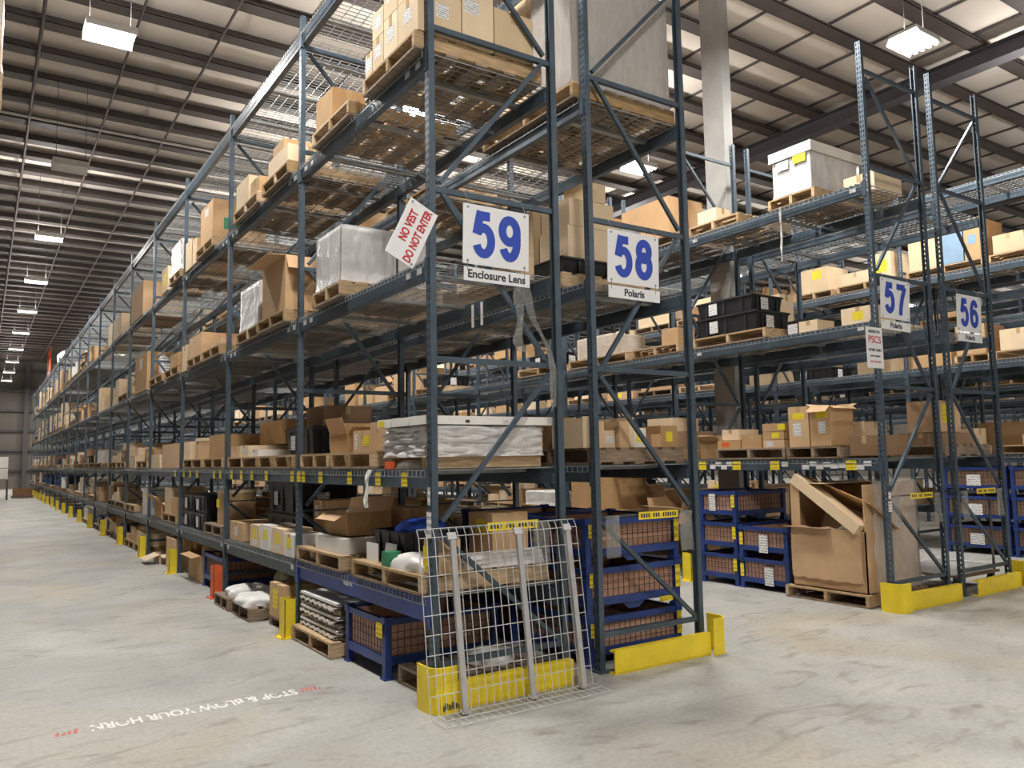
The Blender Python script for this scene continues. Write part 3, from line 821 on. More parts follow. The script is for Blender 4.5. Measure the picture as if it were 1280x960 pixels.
PL('59', 'D', 6.15, 7.0, -.07, .9, 'wooden pallet at the middle of the third bay on the middle shelf of row fifty-nine')
C('59', 'D', 6.2, 6.95, -.05, .6, .28, 'brown carton on the middle shelf, third bay of row fifty-nine', up=PH)
C('59', 'D', 5.4, 5.95, 0, .5, .1, 'thin brown carton lying flat on the middle shelf, third bay', up=PH)
C('59', 'D', 7.12, 7.45, -.04, .6, .36, 'pale carton on the middle shelf next to the third bay post', up=0, mat='cardl')
PL('59', 'D', 7.6, 8.6, -.07, .9, 'wooden pallet on the middle shelf, fourth bay, nearest the cross aisle')
C('59', 'D', 7.7, 8.3, -.04, .6, .2, 'flat brown carton on the middle shelf, fourth bay of row fifty-nine', up=PH)
for i in (2, 3): OCC.add(('59', 'D', i))
PL('59', 'D', 8.8, 9.95, -.07, .9, 'wooden pallet, second in the fourth bay on the middle shelf')
C('59', 'D', 10.35, 11.6, -.04, .8, .66, 'tall brown carton with a white label on the middle shelf, fifth bay', up=0, labels=[('-y', 0, .45, .45, .3, 'label'), ('-x', 0, .5, .3, .2, 'label')])
OCC.add(('59', 'D', 4))

# ================= row 59, second (yellow-tagged) shelf =================
WR('59', 'Y', .10, .78, .03, .92, .20, 'film-wrapped load with red tape beneath the long white cartons, second shelf', up=PH * .6, core='cardl', film='filmw', seed=12, bulge=.05)
for i, (y0, y1) in enumerate(((.06, .30), (.32, .56), (.58, .80))):
    C('59', 'Y', y0, y1, -.02, 1.0, .055, 'long white carton atop the film-wrapped load, %s from the row end' % ORD[i], up=PH * .6 + .21, mat='cardw', tape=False,
      labels=[('-x', .04, .027, .1, .045, 'ylabel')] if i == 2 else ([('-y', -.2, .02, .03, .02, 'ink'), ('-y', .1, .02, .05, .02, 'label')] if i == 0 else []))
for i, y in enumerate((.16, .70)):
    b = MB(); b.box(-.44, .44, -.05, .05, 0, PH * .6 - .002, 'wood')
    tag(obj('timber_skid', b, None, (.47, y, zlev('Y'))), 'timber skid under the film-wrapped load on the second shelf, %s one' % ('end' if i == 0 else 'inner'), 'timber')
lump('plastic_bag', 'torn clear plastic hanging over the second shelf edge beneath the wrapped load', 'plastic bag', .12, .5, zlev('Y'), .22, .24, .06, 'bag', 4)
b = MB(); b.box(-.02, .02, -.045, .045, 0, .05, 'orange'); tag(obj('red_tag', b, None, (-.005, .62, zlev('Y'))), 'red tag on the edge of the second shelf below the wrapped load', 'tag')
PL('59', 'Y', .88, 1.7, -.03, .9, 'wooden pallet beside the film-wrapped load on the yellow-tagged shelf')
C('59', 'Y', .93, 1.2, .1, .6, .22, 'tall brown carton beside the wrapped load on the yellow-tagged shelf', up=PH)
C('59', 'Y', 1.22, 1.58, .12, .5, .17, 'brown carton with yellow and white labels on the yellow-tagged shelf', up=PH, labels=[('-x', -.08, .09, .12, .08, 'ylabel'), ('-x', .12, .09, .06, .12, 'label')])
PL('59', 'Y', 1.74, 2.42, -.03, .9, 'wooden pallet third on the yellow-tagged shelf, beside the first inner post')
OC('59', 'Y', 1.9, 2.3, .2, .7, .16, 'open brown carton next to the first inner post on the yellow-tagged shelf', up=PH, flaps=(20, 110, 60, 20), fl=.3)
OCC.add(('59', 'Y', 0))
PL('59', 'Y', 2.62, 3.7, -.03, .9, 'wooden pallet under the black tote on the yellow-tagged shelf')
TT('59', 'Y', 2.7, 3.45, .18, .75, .27, 'black plastic tote with white labels on the yellow-tagged shelf behind the first inner post', up=PH)
C('59', 'Y', 3.0, 3.5, .40, .9, .2, 'dark brown carton standing on the black tote behind the first inner post', up=PH + .28, mat='cardd')
PL('59', 'Y', 3.75, 4.9, -.03, .9, 'wooden pallet second in the second bay on the yellow-tagged shelf')
C('59', 'Y', 3.8, 4.1, 0, .4, .07, 'flat white carton on the yellow-tagged shelf, second bay', up=PH, mat='cardw')
C('59', 'Y', 4.15, 4.5, 0, .6, .12, 'low tan carton on the yellow-tagged shelf, second bay', up=PH, mat='cardl', labels=[('-x', 0, .06, .1, .08, 'label')])
C('59', 'Y', 3.85, 4.8, .3, .8, .26, 'broad brown carton at the back of the yellow-tagged shelf, second bay', up=PH + .13, labels=[('-y', -.1, .1, .12, .1, 'ylabel')])
C('59', 'Y', 4.52, 4.86, 0, .5, .12, 'low brown carton next to the second inner post on the yellow-tagged shelf', up=PH)
OCC.add(('59', 'Y', 1))
PL('59', 'Y', 5.15, 6.1, -.03, .9, 'wooden pallet first in the third bay on the yellow-tagged shelf')
C('59', 'Y', 5.2, 5.9, 0, .55, .28, 'big brown carton past the second inner post on the yellow-tagged shelf', up=PH)
PL('59', 'Y', 6.2, 7.3, -.03, .9, 'wooden pallet second in the third bay on the yellow-tagged shelf')
t = thing('fibre_drum', 'low round brown fibre drum on the yellow-tagged shelf, third bay', 'drum', (.33, 6.62, zlev('Y', PH)))
b = MB(); b.tube([(0, 0, 0), (0, 0, .24)], .33, 'card', 28); obj('body', b, t)
b = MB(); b.tube([(0, 0, .23), (0, 0, .27)], .338, 'cardl', 28); obj('lid', b, t)
C('59', 'Y', 7.0, 7.4, 0, .4, .24, 'pale carton beside the round fibre drum on the yellow-tagged shelf', up=PH, mat='cardl')
OCC.add(('59', 'Y', 2))
C('59', 'Y', 7.8, 9.0, 0, .7, .36, 'brown carton on the yellow-tagged shelf, fourth bay, nearest the cross aisle', up=0)
C('59', 'Y', 9.2, 9.95, 0, .7, .22, 'pale carton on the yellow-tagged shelf, fourth bay, second one', up=0, mat='cardl')
OCC.add(('59', 'Y', 3))

# ================= row 59, lowest shelf =================
PL('59', 'L', .08, 1.2, -.05, .93, 'wooden pallet on the blue beam at the row end, holding black bin and white papers')
PL('59', 'L', 1.42, 2.44, -.05, .93, 'wooden pallet on the blue beam beside the first inner post')
OC('59', 'L', 1.60, 2.02, .08, .46, .19, 'open brown carton with white packing inside on the blue-beam shelf', up=PH + .125, flaps=(118, None, 30, 100), mat='card', fl=.34)
lump('packing_paper', 'white packing paper crumpled in the open carton on the blue-beam shelf', 'paper', .27, 1.81, zlev('L', PH + .125 + .006), .22, .24, .22, 'foam', 9)
C('59', 'L', 1.5, 2.1, 0, .5, .12, 'low wide grey carton under the open one on the blue-beam shelf', up=PH, mat='cardw', tape=False)
C('59', 'L', 1.5, 2.0, .58, .9, .33, 'upright brown carton at the back of the blue-beam shelf', up=PH)
TT('59', 'L', .62, 1.12, .1, .6, .24, 'black open bin holding a bright blue bag on the blue-beam shelf', up=PH, lid=False, labs=False)
lump('blue_bag', 'bright blue plastic bag stuffed in the black bin on the blue-beam shelf', 'bag', .34, .84, zlev('L', PH + .17), .34, .32, .13, 'bluebag', 3)
b = MB(); b.box(-.002, .002, -.1, .1, 0, .13, 'white'); tag(obj('paper_sheet', b, None, (.03, 1.0, zlev('L', PH))), 'white sheet of paper stood before the black bin on the blue-beam shelf', 'paper')
b = MB(); b.box(-.002, .002, -.09, .09, 0, .14, 'white'); tag(obj('paper_sheet', b, None, (.06, .78, zlev('L', PH)), (0, R(8), 0)), 'white sheet of paper leaning by the blue bag, nearer the row end', 'paper')
b = MB(); b.box(-.05, .05, -.05, .05, 0, .1, 'green'); tag(obj('green_pack', b, None, (.02, .66, zlev('L', PH))), 'small green pack beside the white papers on the blue-beam shelf', 'package')
lump('white_bag', 'long white padded bag lying on the pallet at the row end', 'bag', .1, .36, zlev('L', PH), .26, .44, .11, 'bag', 21)
C('59', 'L', .05, .13, .0, .22, .22, 'yellow-labelled carton against the end post on the blue-beam shelf', up=PH, labels=[('-x', 0, .1, .1, .16, 'ylabel')])
C('59', 'L', .3, .62, .62, .92, .34, 'brown carton with a yellow label behind the black bin on the blue-beam shelf', up=PH, labels=[('-x', 0, .24, .12, .12, 'ylabel')])
lump('pink_bag', 'crumpled pink plastic bag behind the black bin on the blue-beam shelf', 'bag', .78, 1.31, zlev('L', 0), .3, .16, .3, 'pink', 13)
for i in range(3):
    b = MB(); b.box(-.3, .3, -.05, .05, 0, .028, 'white')
    tag(obj('white_strip', b, None, (.62, .17 + .0 * i, zlev('L', PH + .03 * i + .001)), (0, 0, R(3 * i - 3))), 'white moulded strip lying across the row-end pallet, %s from the bottom' % ORD[i], 'strip')
OCC.add(('59', 'L', 0))
PL('59', 'L', 2.6, 3.1, .3, .95, 'narrow wooden pallet under the tall carton behind the first inner post on the lowest shelf')
C('59', 'L', 2.66, 3.05, .32, .8, .36, 'tall brown carton behind the first inner post on the lowest shelf', up=PH, labels=[('-x', .1, .26, .08, .1, 'label')])
for i, (y0, y1, h, m) in enumerate(((2.62, 2.86, .2, 'cardw'), (2.9, 3.25, .23, 'cardl'), (3.3, 3.62, .24, 'cardw'), (3.66, 3.98, .22, 'cardl'))):
    C('59', 'L', y0, y1, -.02, .26, h, '%s carton with yellow label at the lowest shelf edge, %s from the blue beam' % ('white' if m == 'cardw' else 'tan', ORD[i]), mat=m,
      labels=[('-x', 0, h * .6, .13, .1, 'ylabel'), ('-x', -.02, h * .22, .16, .06, 'label')])
for k in range(2):
    TT('59', 'L', 3.35, 4.38, .28, .9, .322, 'black tote in the pair behind the yellow-labelled cartons, %s' % ('lower one' if k == 0 else 'upper one'), up=.327 * k)
t = thing('fibre_drum', 'upright brown fibre drum on a pallet of the lowest shelf by the second inner post', 'drum', (.24, 5.5, zlev('L', PH)))
b = MB(); b.tube([(0, 0, 0), (0, 0, .38)], .22, 'card', 24); obj('body', b, t)
b = MB(); b.tube([(0, 0, .37), (0, 0, .41)], .226, 'cardl', 24); obj('lid', b, t)
b = MB(); b.box(-.2265, -.215, -.05, .05, .2, .3, 'ylabel'); obj('yellow_label', b, t)
PL('59', 'L', 5.14, 6.0, -.03, .8, 'wooden pallet under the upright fibre drum on the lowest shelf', wood='woodd')
C('59', 'L', 4.42, 4.95, .02, .7, .2, 'low brown carton just before the second inner post on the lowest shelf', labels=[('-x', 0, .1, .12, .1, 'label')])
for j, y in enumerate((6.12, 6.82)):
    for k in range(2):
        TT('59', 'L', y, y + .62, .02, .6, .22, 'black tote of the %s stack beyond the fibre drum, %s one' % ('nearer' if j == 0 else 'farther', ('lower', 'upper')[k]), up=.225 * k)
for i in (1, 2): OCC.add(('59', 'L', i))
PL('59', 'L', 7.7, 8.8, -.03, .9, 'wooden pallet of mixed brown cartons on the lowest shelf, fourth bay')
C('59', 'L', 7.8, 8.2, 0, .5, .24, 'brown carton on the lowest shelf, fourth bay, nearest the cross aisle', up=PH)
C('59', 'L', 8.25, 8.7, 0, .5, .38, 'taller brown carton on the lowest shelf, fourth bay, second one', up=PH, mat='cardl')
OC('59', 'L', 8.95, 9.5, 0, .5, .26, 'open brown carton on the lowest shelf, fourth bay', flaps=(50, 100, 100, 70))
OCC.add(('59', 'L', 3))

# ================= row 59, floor =================
PL('59', 'F', 1.5, 2.40, -.1, .9, 'wooden pallet on the floor beneath the blue beam, stacked with corrugated strips')
STR = []
for i in range(8):
    b = MB(); n = 60; L = .84; h = .03; y0 = -L / 2; wave = i in (2, 4, 7)
    def P(u, v):
        y = y0 + L * u
        return (v * .86 - .43, y, (.007 * math.sin(u * (44 if not wave else 18)) if i % 3 != 1 else .005 * abs(math.sin(u * 60))))
    b.grid(P, n, 1, 'foam' if i % 3 == 1 else 'kraft', False)
    b.grid(lambda u, v: (P(u, v)[0], P(u, v)[1], P(u, v)[2] + .02), n, 1, 'foam' if i % 3 == 1 else 'kraft', False)
    b.grid(lambda u, v: (-.43, y0 + L * u, P(u, 0)[2] + .02 * v), n, 1, 'foam' if i % 3 != 2 else 'kraft', False)
    tag(obj('corrugated_strip', b, None, (.4 + .012 * (i % 3 - 1), 1.95 + .01 * (i % 2), zlev('F', PH + .012 + i * .035)), (0, 0, R(1.5 * (i % 3 - 1)))),
        '%s corrugated strip in the pile beneath the blue beam, %s from the bottom' % ('white' if i % 3 == 1 else 'brown', ORD[i]), 'corrugated strip')
WC('59', 'F', .72, 1.43, .0, .92, .42, 'blue wire container on the floor beneath the blue beam', tags=[('-x', -.29, .33, .1, .1, 'ytag')])
PL('59', 'F', .02, .62, .05, .92, 'flat wooden pallet on the floor behind the yellow corner guard', wood='woodd')
lump('white_bag', 'crumpled white bag on the floor pallet behind the leaning wire panel', 'bag', .6, .3, zlev('F', PH), .3, .24, .1, 'bag', 31)
PL('59', 'F', 3.35, 4.0, -.2, .8, 'weathered pallet under white bags on the floor, nearer one', wood='woodd')
PL('59', 'F', 4.05, 4.6, -.22, .8, 'weathered pallet under white bags on the floor beside the red-orange guard', wood='woodd')
lump('white_bag', 'flat white bag hanging over the pallet beside the red-orange guard', 'bag', .05, 4.3, zlev('F', PH), .44, .36, .1, 'bag', 41)
lump('white_bag', 'flat white bag on the floor pallet beside the yellow-labelled carton', 'bag', .02, 3.66, zlev('F', PH), .44, .52, .1, 'bag', 42)
lump('canvas_bundle', 'khaki canvas bundle heaped on top of the white bags', 'bundle', .40, 3.98, zlev('F', PH), .26, .40, .27, 'tan', 43)
C('59', 'F', 2.78, 3.16, -.06, .5, .3, 'brown carton with a yellow label on the floor by the first yellow post guard', labels=[('-x', .02, .17, .14, .18, 'ylabel')], up=.09)
PL('59', 'F', 2.72, 3.24, -.05, .8, 'small wooden skid under the yellow-labelled carton', wood='woodd') if False else None
b = MB(); b.box(-.3, .3, -.2, .2, .07, .088, 'woodd'); [b.box(-.3, .3, y - .03, y + .03, 0, .07, 'woodd') for y in (-.16, .16)]
tag(obj('wooden_skid', b, None, (.24, 2.97, 0)), 'low wooden skid under the yellow-labelled carton on the floor', 'skid')
WC('59', 'F', 5.15, 6.1, .0, .92, .42, 'blue wire container on the floor behind the red-orange guard')
OC('59', 'F', 6.25, 6.95, 0, .6, .34, 'open brown carton on the floor past the blue wire container', flaps=(100, 60, 20, 20), fl=.2)
C('59', 'F', 7.75, 8.35, -.03, .6, .44, 'tall brown carton on the floor, fourth bay of row fifty-nine')
OC('59', 'F', 8.72, 9.2, -.05, .5, .14, 'shallow open carton with white lining on the floor, fourth bay', mat='cardl', flaps=(110, 100, 100, 100))
for i in range(4): OCC.add(('59', 'F', i))

# ================= row 58, end bay =================
for k, (nm_, zz) in enumerate((('bottom', 0.0), ('middle', .352), ('top', .704))):
    WC('58', 'F', .12, .92, .07, 1.0, .35, 'blue wire container in the stack at the end of row fifty-eight, %s one' % nm_, up=zz,
       tags=[('-y', .43, .22, .05, .17, 'ytag'), ('-y', -.42, .26, .06, .1, 'ytag')] + ([('-y', .30, .06, .14, .04, 'ytag')] if k < 2 else []))
for k in range(3):
    WC('58', 'F', 1.1, 1.9, .07, 1.0, .35, 'blue wire container in the second stack under row fifty-eight, %s one' % ('bottom', 'middle', 'top')[k], up=.352 * k)
OCC.add(('58', 'F', 0)); OCC.add(('58', 'L', 0))
PL('58', 'Y', .06, 1.1, .03, .98, 'wooden pallet under small labelled cartons on the second shelf of row fifty-eight', wood='woodd')
for i, (d0, d1, h, m, lm) in enumerate(((.9, 1.0, .22, 'cardl', None), (.78, .89, .2, 'card', None), (.66, .77, .13, 'cardl', 'label'), (.55, .65, .2, 'card', None), (.48, .54, .23, 'cardl', None),
                                     (.34, .47, .15, 'cardw', 'ylabel'), (.22, .32, .1, 'card', None), (.02, .2, .17, 'card', 'ylabel'))):
    C('58', 'Y', .12 + .02 * (i % 3), .5, d0, d1, h, '%s carton on the second shelf end of row fifty-eight, %s from the flue' % ({'card': 'brown', 'cardl': 'tan', 'cardw': 'white'}[m], ORD[i]), up=PH, mat=m, tape=False,
      labels=[('-y', 0, h * .5, .07, h * .45, lm)] if lm else [])
C('58', 'Y', .6, 1.0, .1, .9, .2, 'broad dark carton behind the row of small cartons, second shelf of row fifty-eight', up=PH, mat='cardd')
PL('58', 'Y', 1.3, 2.3, .03, .98, 'wooden pallet second on the second shelf of row fifty-eight', wood='woodd')
C('58', 'Y', 1.4, 2.2, .1, .8, .3, 'brown carton on the second pallet, second shelf of row fifty-eight', up=PH)
OCC.add(('58', 'Y', 0))
PL('58', 'D', .3, 1.25, .02, 1.02, 'wooden pallet under the flat black bin on the middle shelf of row fifty-eight')
TT('58', 'D', .34, 1.2, .06, .98, .14, 'flat wide black bin under the pale cartons beside the 58 sign', up=PH, lid=True, labs=False)
C('58', 'D', .42, .8, .34, .86, .28, 'pale film-covered carton on the flat black bin, beside the 58 sign', up=PH + .143, mat='cardl')
C('58', 'D', .42, .8, .38, .84, .22, 'pale carton above another on the flat black bin', up=PH + .426, mat='cardl')
C('58', 'D', .42, .72, .46, .66, .16, 'small topmost pale carton of the pile behind the 58 sign', up=PH + .65, mat='cardl')
WR('58', 'D', .45, .95, .06, .26, .36, 'milky film-wrapped bundle on the flat black bin behind the 58 sign', up=PH + .143, core='cardw', film='filmw', seed=22, bulge=.03)
C('58', 'D', .84, 1.16, .35, .9, .5, 'tall pale carton at the back of the flat black bin', up=PH + .143, mat='cardl')
PL('58', 'D', 1.4, 2.4, .02, 1.0, 'wooden pallet second on the middle shelf of row fifty-eight')
C('58', 'D', 1.5, 2.3, .1, .8, .2, 'long brown carton on the second pallet, middle shelf of row fifty-eight', up=PH)
OCC.add(('58', 'D', 0))
PL('58', 'B', .06, 1.36, .0, 1.06, 'wooden pallet under the tall film-wrapped load at the end of row fifty-eight')
WR('58', 'B', .09, .62, .02, 1.04, 1.0, 'tall film-wrapped load on the upper shelf above the 58 sign', core='cardg', film='film', seed=33, bulge=.02)
C('58', 'B', .68, 1.32, .2, 1.04, .98, 'tall brown carton behind the film-wrapped load on the upper shelf of row fifty-eight', up=PH, mat='cardl')
OCC.add(('58', 'B', 0)); OCC.add(('58', 'A', 0))

# ================= row 57, end bay =================
PL('57', 'B', .6, 1.2, .0, .96, 'wooden pallet under the white lidded box on row fifty-seven')
WR('57', 'B', .64, 1.13, .02, .9, .47, 'white lidded film-wrapped box on the upper shelf of row fifty-seven', core='cardw', film='filmw', seed=44, lid=True, bulge=.008,
   labels=[('-x', -.12, .36, .16, .09, 'ylabel'), ('-x', .1, .34, .16, .1, 'label')])
PL('57', 'B', 1.62, 2.42, .0, .96, 'wooden pallet holding a single small carton on the upper shelf of row fifty-seven')
C('57', 'B', 2.0, 2.3, .05, .3, .17, 'small carton alone on a pallet on the upper shelf of row fifty-seven', up=PH, mat='cardl')
C('57', 'B', .1, .45, .3, .8, .2, 'tan carton by the end post on the upper shelf of row fifty-seven', up=0, mat='cardl')
OCC.add(('57', 'B', 0))
PL('57', 'D', 1.3, 2.4, -.02, .94, 'wooden pallet under the stacked black totes on row fifty-seven')
TT('57', 'D', 1.45, 2.35, .02, .6, .24, 'wide black tote with white labels on row fifty-seven, lower of two', up=PH)
TT('57', 'D', 1.52, 2.35, .04, .58, .19, 'wide black tote on row fifty-seven, upper of two', up=PH + .245)
TT('57', 'D', .97, 1.26, .3, .9, .2, 'low black tote beside the stacked totes near the steel column', up=0)
C('57', 'D', 1.6, 2.1, .65, .9, .5, 'tan carton behind the stacked black totes on row fifty-seven', up=PH, mat='cardl', labels=[('-x', -.1, .38, .12, .08, 'ylabel')])
OCC.add(('57', 'D', 0))
PL('57', 'D', 2.64, 3.5, -.02, .94, 'wooden pallet with one small brown carton, middle shelf, second bay of row fifty-seven')
C('57', 'D', 2.66, 2.95, .0, .3, .2, 'small brown carton on a wide pallet, middle shelf, second bay of row fifty-seven', up=PH)
PL('57', 'D', 3.6, 4.9, -.02, .94, 'wooden pallet under a pale film-covered carton, middle shelf, second bay of row fifty-seven')
WR('57', 'D', 3.9, 4.7, .0, .6, .3, 'pale film-covered carton, middle shelf, second bay of row fifty-seven', core='cardl', film='film', seed=71)
OCC.add(('57', 'D', 1))
PL('57', 'Y', .45, 1.1, -.02, .94, 'wooden pallet under the two tall labelled cartons on row fifty-seven', wood='woodd')
OC('57', 'Y', .56, .80, .0, .40, .42, 'tall open carton with yellow and white labels on row fifty-seven, nearer the end', up=PH, flaps=(130, 70, 120, 60), labels=[('-x', -.02, .33, .14, .06, 'ylabel'), ('-x', -.02, .2, .09, .12, 'label')], fl=.24)
C('57', 'Y', .82, 1.07, .0, .4, .43, 'tall closed carton with yellow and white labels on row fifty-seven', up=PH, labels=[('-x', 0, .33, .15, .07, 'ylabel'), ('-x', .02, .19, .1, .14, 'label')])
C('57', 'Y', .1, .42, .1, .6, .2, 'brown carton beside the end post on the second shelf of row fifty-seven', up=PH - .1, mat='cardd')
PL('57', 'Y', 1.12, 2.1, -.02, .94, 'wooden pallet under small stacked cartons on row fifty-seven', wood='woodd')
for k in range(3): C('57', 'Y', 1.14, 1.42, .0, .3, .085, 'small labelled carton in the pile of three on row fifty-seven, %s' % ('bottom', 'middle', 'top')[k], up=PH + .09 * k, tape=False, labels=[('-x', .05 - .08 * k, .045, .1, .06, 'ylabel' if k else 'label')])
C('57', 'Y', 1.44, 1.72, .0, .35, .15, 'small brown carton beside the pile of three on row fifty-seven', up=PH)
C('57', 'Y', 1.74, 2.08, .0, .4, .1, 'flat carton with an orange mark next to small cartons on row fifty-seven', up=PH, labels=[('-x', .05, .05, .12, .05, 'orange')])
C('57', 'Y', 1.8, 2.05, .05, .4, .12, 'small pale carton on a flat one on row fifty-seven', up=PH + .104, mat='cardl')
OC('57', 'Y', 2.12, 2.45, .1, .6, .22, 'open brown carton at the far end of the second shelf bay of row fifty-seven', flaps=(60, 80, 30, 15), up=0, fl=.25)
C('57', 'Y', .5, 1.05, .5, .9, .26, 'tan carton behind the tall labelled cartons on row fifty-seven', up=PH, mat='cardl')
OCC.add(('57', 'Y', 0))
for k in range(3):
    WC('57', 'F', 1.85, 2.41, .0, .9, .36, 'blue wire container in the farther stack on the floor of row fifty-seven, %s one' % ('bottom', 'middle', 'top')[k], up=.362 * k,
       tags=([('-x', .06, .22, .1, .2, 'label')] if k == 2 else []) + [('-x', -.25, .24, .05, .14, 'ytag')])
for k in range(2):
    WC('57', 'F', 1.16, 1.82, .0, .9, .35, 'blue wire container in the nearer stack on the floor of row fifty-seven, %s one' % ('bottom', 'top')[k], up=.352 * k,
       tags=[('-x', -.02 - .06 * (1 - k), .16, .12, .2, 'label'), ('-x', .29, .2, .05, .14, 'ytag')])
C('57', 'D', .12, .5, .2, .6, .2, 'tan yellow-labelled carton beside the end post, middle shelf of row fifty-seven', up=0, mat='cardl', labels=[('-x', 0, .11, .12, .09, 'ylabel')])
C('57', 'D', .72, .95, .1, .4, .13, 'small pale carton between the black totes and the end post, row fifty-seven', up=0, mat='cardl')
PL('55', 'D', .2, 1.2, .0, .95, 'wooden pallet under pale cartons at the end of the first unsigned row, middle shelf')
for k_, (y0_, y1_, h_) in enumerate(((.25, .55, .22), (.6, 1.1, .3))): C('55', 'D', y0_, y1_, .0, .6, h_, '%s pale carton at the middle shelf end of the first unsigned row' % ('small', 'large')[k_], up=PH, mat='cardl')
OCC.add(('55', 'D', 0))
# the big broken gaylord
t_p = PL('57', 'F', .16, 1.12, -.12, .92, 'wooden pallet under the big burst carton at the end of row fifty-seven')
gx0, gx1, gy0, gy1, gz = onrow('57', -.06), onrow('57', .86), .20, 1.06, PH
t = thing('gaylord_box', 'big burst brown pallet carton with torn front at the end of row fifty-seven', 'box', ((gx0 + gx1) / 2, (gy0 + gy1) / 2, gz))
w, d, h = gx1 - gx0, gy1 - gy0, 1.06
b = MB(); e = .012
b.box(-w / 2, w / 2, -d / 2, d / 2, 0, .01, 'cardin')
b.box(w / 2 - e, w / 2, -d / 2, d / 2, 0, h, 'card'); b.box(-w / 2, w / 2, d / 2 - e, d / 2, 0, h, 'card')
b.box(-w / 2, w / 2, -d / 2, -d / 2 + e, 0, h, 'card'); b.box(-w / 2, -w / 2 + e, -d / 2, d / 2, 0, .6, 'card')
b.box(-w / 2, -w / 2 + e, d / 2 - .12, d / 2, .6, h, 'card')
obj('carton_wall', b, t)
b = MB()
def TF(o_):
    def f(u, v):
        edge = .012 * math.sin(u * 17) * (1 - v) + .01 * math.sin(u * 31 + 1) * v
        return (-w / 2 - .014 - o_ - .035 * v * (1.2 - v) - .02 * math.sin(u * 3.1) * v, -d / 2 + .03 + (d - .05) * u, .62 + edge - .52 * v)
    return f
b.grid(TF(0), 16, 8, 'card'); b.grid(TF(.007), 16, 8, 'card')
b.box(-w / 2 - .10, -w / 2 - .02, d / 2 - .5, d / 2 + .03, .61, .617, 'cardd')
obj('torn_flap', b, t)
b = MB(); b.box(-w / 2, w / 2, -.0, d / 2, h, h + .008, 'cardl'); obj('top_flap', b, t)
b = MB(); b.box(-.012, .55, -.42, .42, -.01, .0, 'card'); obj('side_flap', b, t, (-w / 2 + .1, -.1, h - .06), (R(20), R(30), 0))
tag(obj('carton_tube', (lambda q: (q.box(-.10, .10, -.46, .46, -.055, .055, 'cardl'), q)[1])(MB()), None, (gx0 + .05, gy0 + .42, gz + .86), (R(33), R(8), 0)), 'long tan carton tipped through the torn front of the big burst carton', 'box')
b = MB(); b.box(-.1, .1, -.12, .12, -.05, .05, 'cardw'); obj('white_insert', b, t, (-w / 2 + .1, -d / 2 + .2, .62), (R(-30), 0, 0))
b = MB()
r_ = random.Random(7); off = {}
def GP(u, v):
    i, j = round(u * 30), round(v * 12)
    if (i, j) not in off: off[i, j] = r_.uniform(.004, .035)
    s = u * (w + d * .9); q = off[i, j] + .05 * max(0, .2 - v)
    x, y = (-w / 2 + .12 + s, -d / 2 - q) if s < w - .12 else (w / 2 + q, -d / 2 + (s - w + .12))
    return (x, y, v * (h + .03))
b.grid(GP, 30, 12, 'film'); obj('stretch_film', b, t)
OCC.add(('57', 'F', 0)); OCC.add(('57', 'L', 0))

# ================= row 56, end bay =================
t = thing('flat_cart', 'flat platform cart loaded with white boards at the end of row fifty-six', 'cart', (6.68, .38, 0))
b = MB(); b.box(-.42, .42, -.33, .33, .16, .185, 'woodd'); obj('platform', b, t)
for sx in (-1, 1):
    for sy in (-1, 1):
        b = MB(); x, y = sx * .36, sy * .26
        b.tube([(x - .018, y, .06), (x + .018, y, .06)], .058, 'black', 16); b.box(x - .026, x + .026, y - .03, y + .03, .11, .16, 'rod')
        for q in (-1, 1): b.box(x + q * .022, x + q * .026, y - .02, y + .02, .05, .12, 'rod')
        obj('caster', b, t)
b = MB(); b.tube([(.40, -.28, .185), (.40, -.28, .95), (.40, -.2, 1.03), (.40, .2, 1.03), (.40, .28, .95), (.40, .28, .185)], .015, 'rod', 8); obj('push_handle', b, t)
for k in range(3):
    b = MB(); b.box(-.40, .38, -.28, .28, 0, .022, 'foam'); tag(obj('foam_board', b, None, (6.66, .38 + .01 * k, .187 + .024 * k), (0, 0, R(2 * k - 2))), 'white board lying on the platform cart, %s' % ('bottom one', 'middle one', 'top one')[k], 'panel')
C('56', 'D', .5, 1.0, .5, .9, .15, 'low tan carton on the middle shelf of row fifty-six behind its sign', up=0, mat='cardl')
U55 = 'first unsigned row'
PL('55', 'B', 1.24, 2.42, .0, .95, 'wooden pallet under the tall tan and blue cartons, upper shelf of the first unsigned row')
for i, (y0, y1, m, w_) in enumerate(((1.86, 2.36, 'cardl', 'tan'), (1.52, 1.84, 'bluegrey', 'blue printed'), (1.27, 1.5, 'card', 'brown printed'))):
    C('55', 'B', y0, y1, .0, .7, .62, 'tall %s carton on the upper shelf of the first unsigned row' % w_, up=PH, mat=m, labels=[('-x', 0, .3, .12, .14, 'bluegrey')] if i == 2 else [])
PL('55', 'B', .12, 1.18, .0, .95, 'wooden pallet under pale cartons, upper shelf end of the first unsigned row')
for k_, (y0_, y1_, h_) in enumerate(((.68, 1.1, .27), (.2, .62, .24))): C('55', 'B', y0_, y1_, .0, .6, h_, '%s pale carton at the upper shelf end of the first unsigned row' % ('inner', 'outer')[k_], up=PH, mat='cardl')
PL('55', 'B', 3.74, 4.5, .0, .95, 'wooden pallet under a yellow-labelled carton, upper shelf of the first unsigned row')
C('55', 'B', 3.82, 4.36, .0, .6, .42, 'pale carton with a yellow label on the upper shelf of the first unsigned row', up=PH, mat='cardl', labels=[('-x', -.05, .3, .2, .16, 'ylabel')])
PL('55', 'B', 2.62, 3.66, .0, .95, 'wooden pallet under tan cartons, second bay, upper shelf of the first unsigned row')
C('55', 'B', 3.05, 3.55, .0, .6, .2, 'low tan carton, second bay, upper shelf of the first unsigned row', up=PH, mat='cardl')
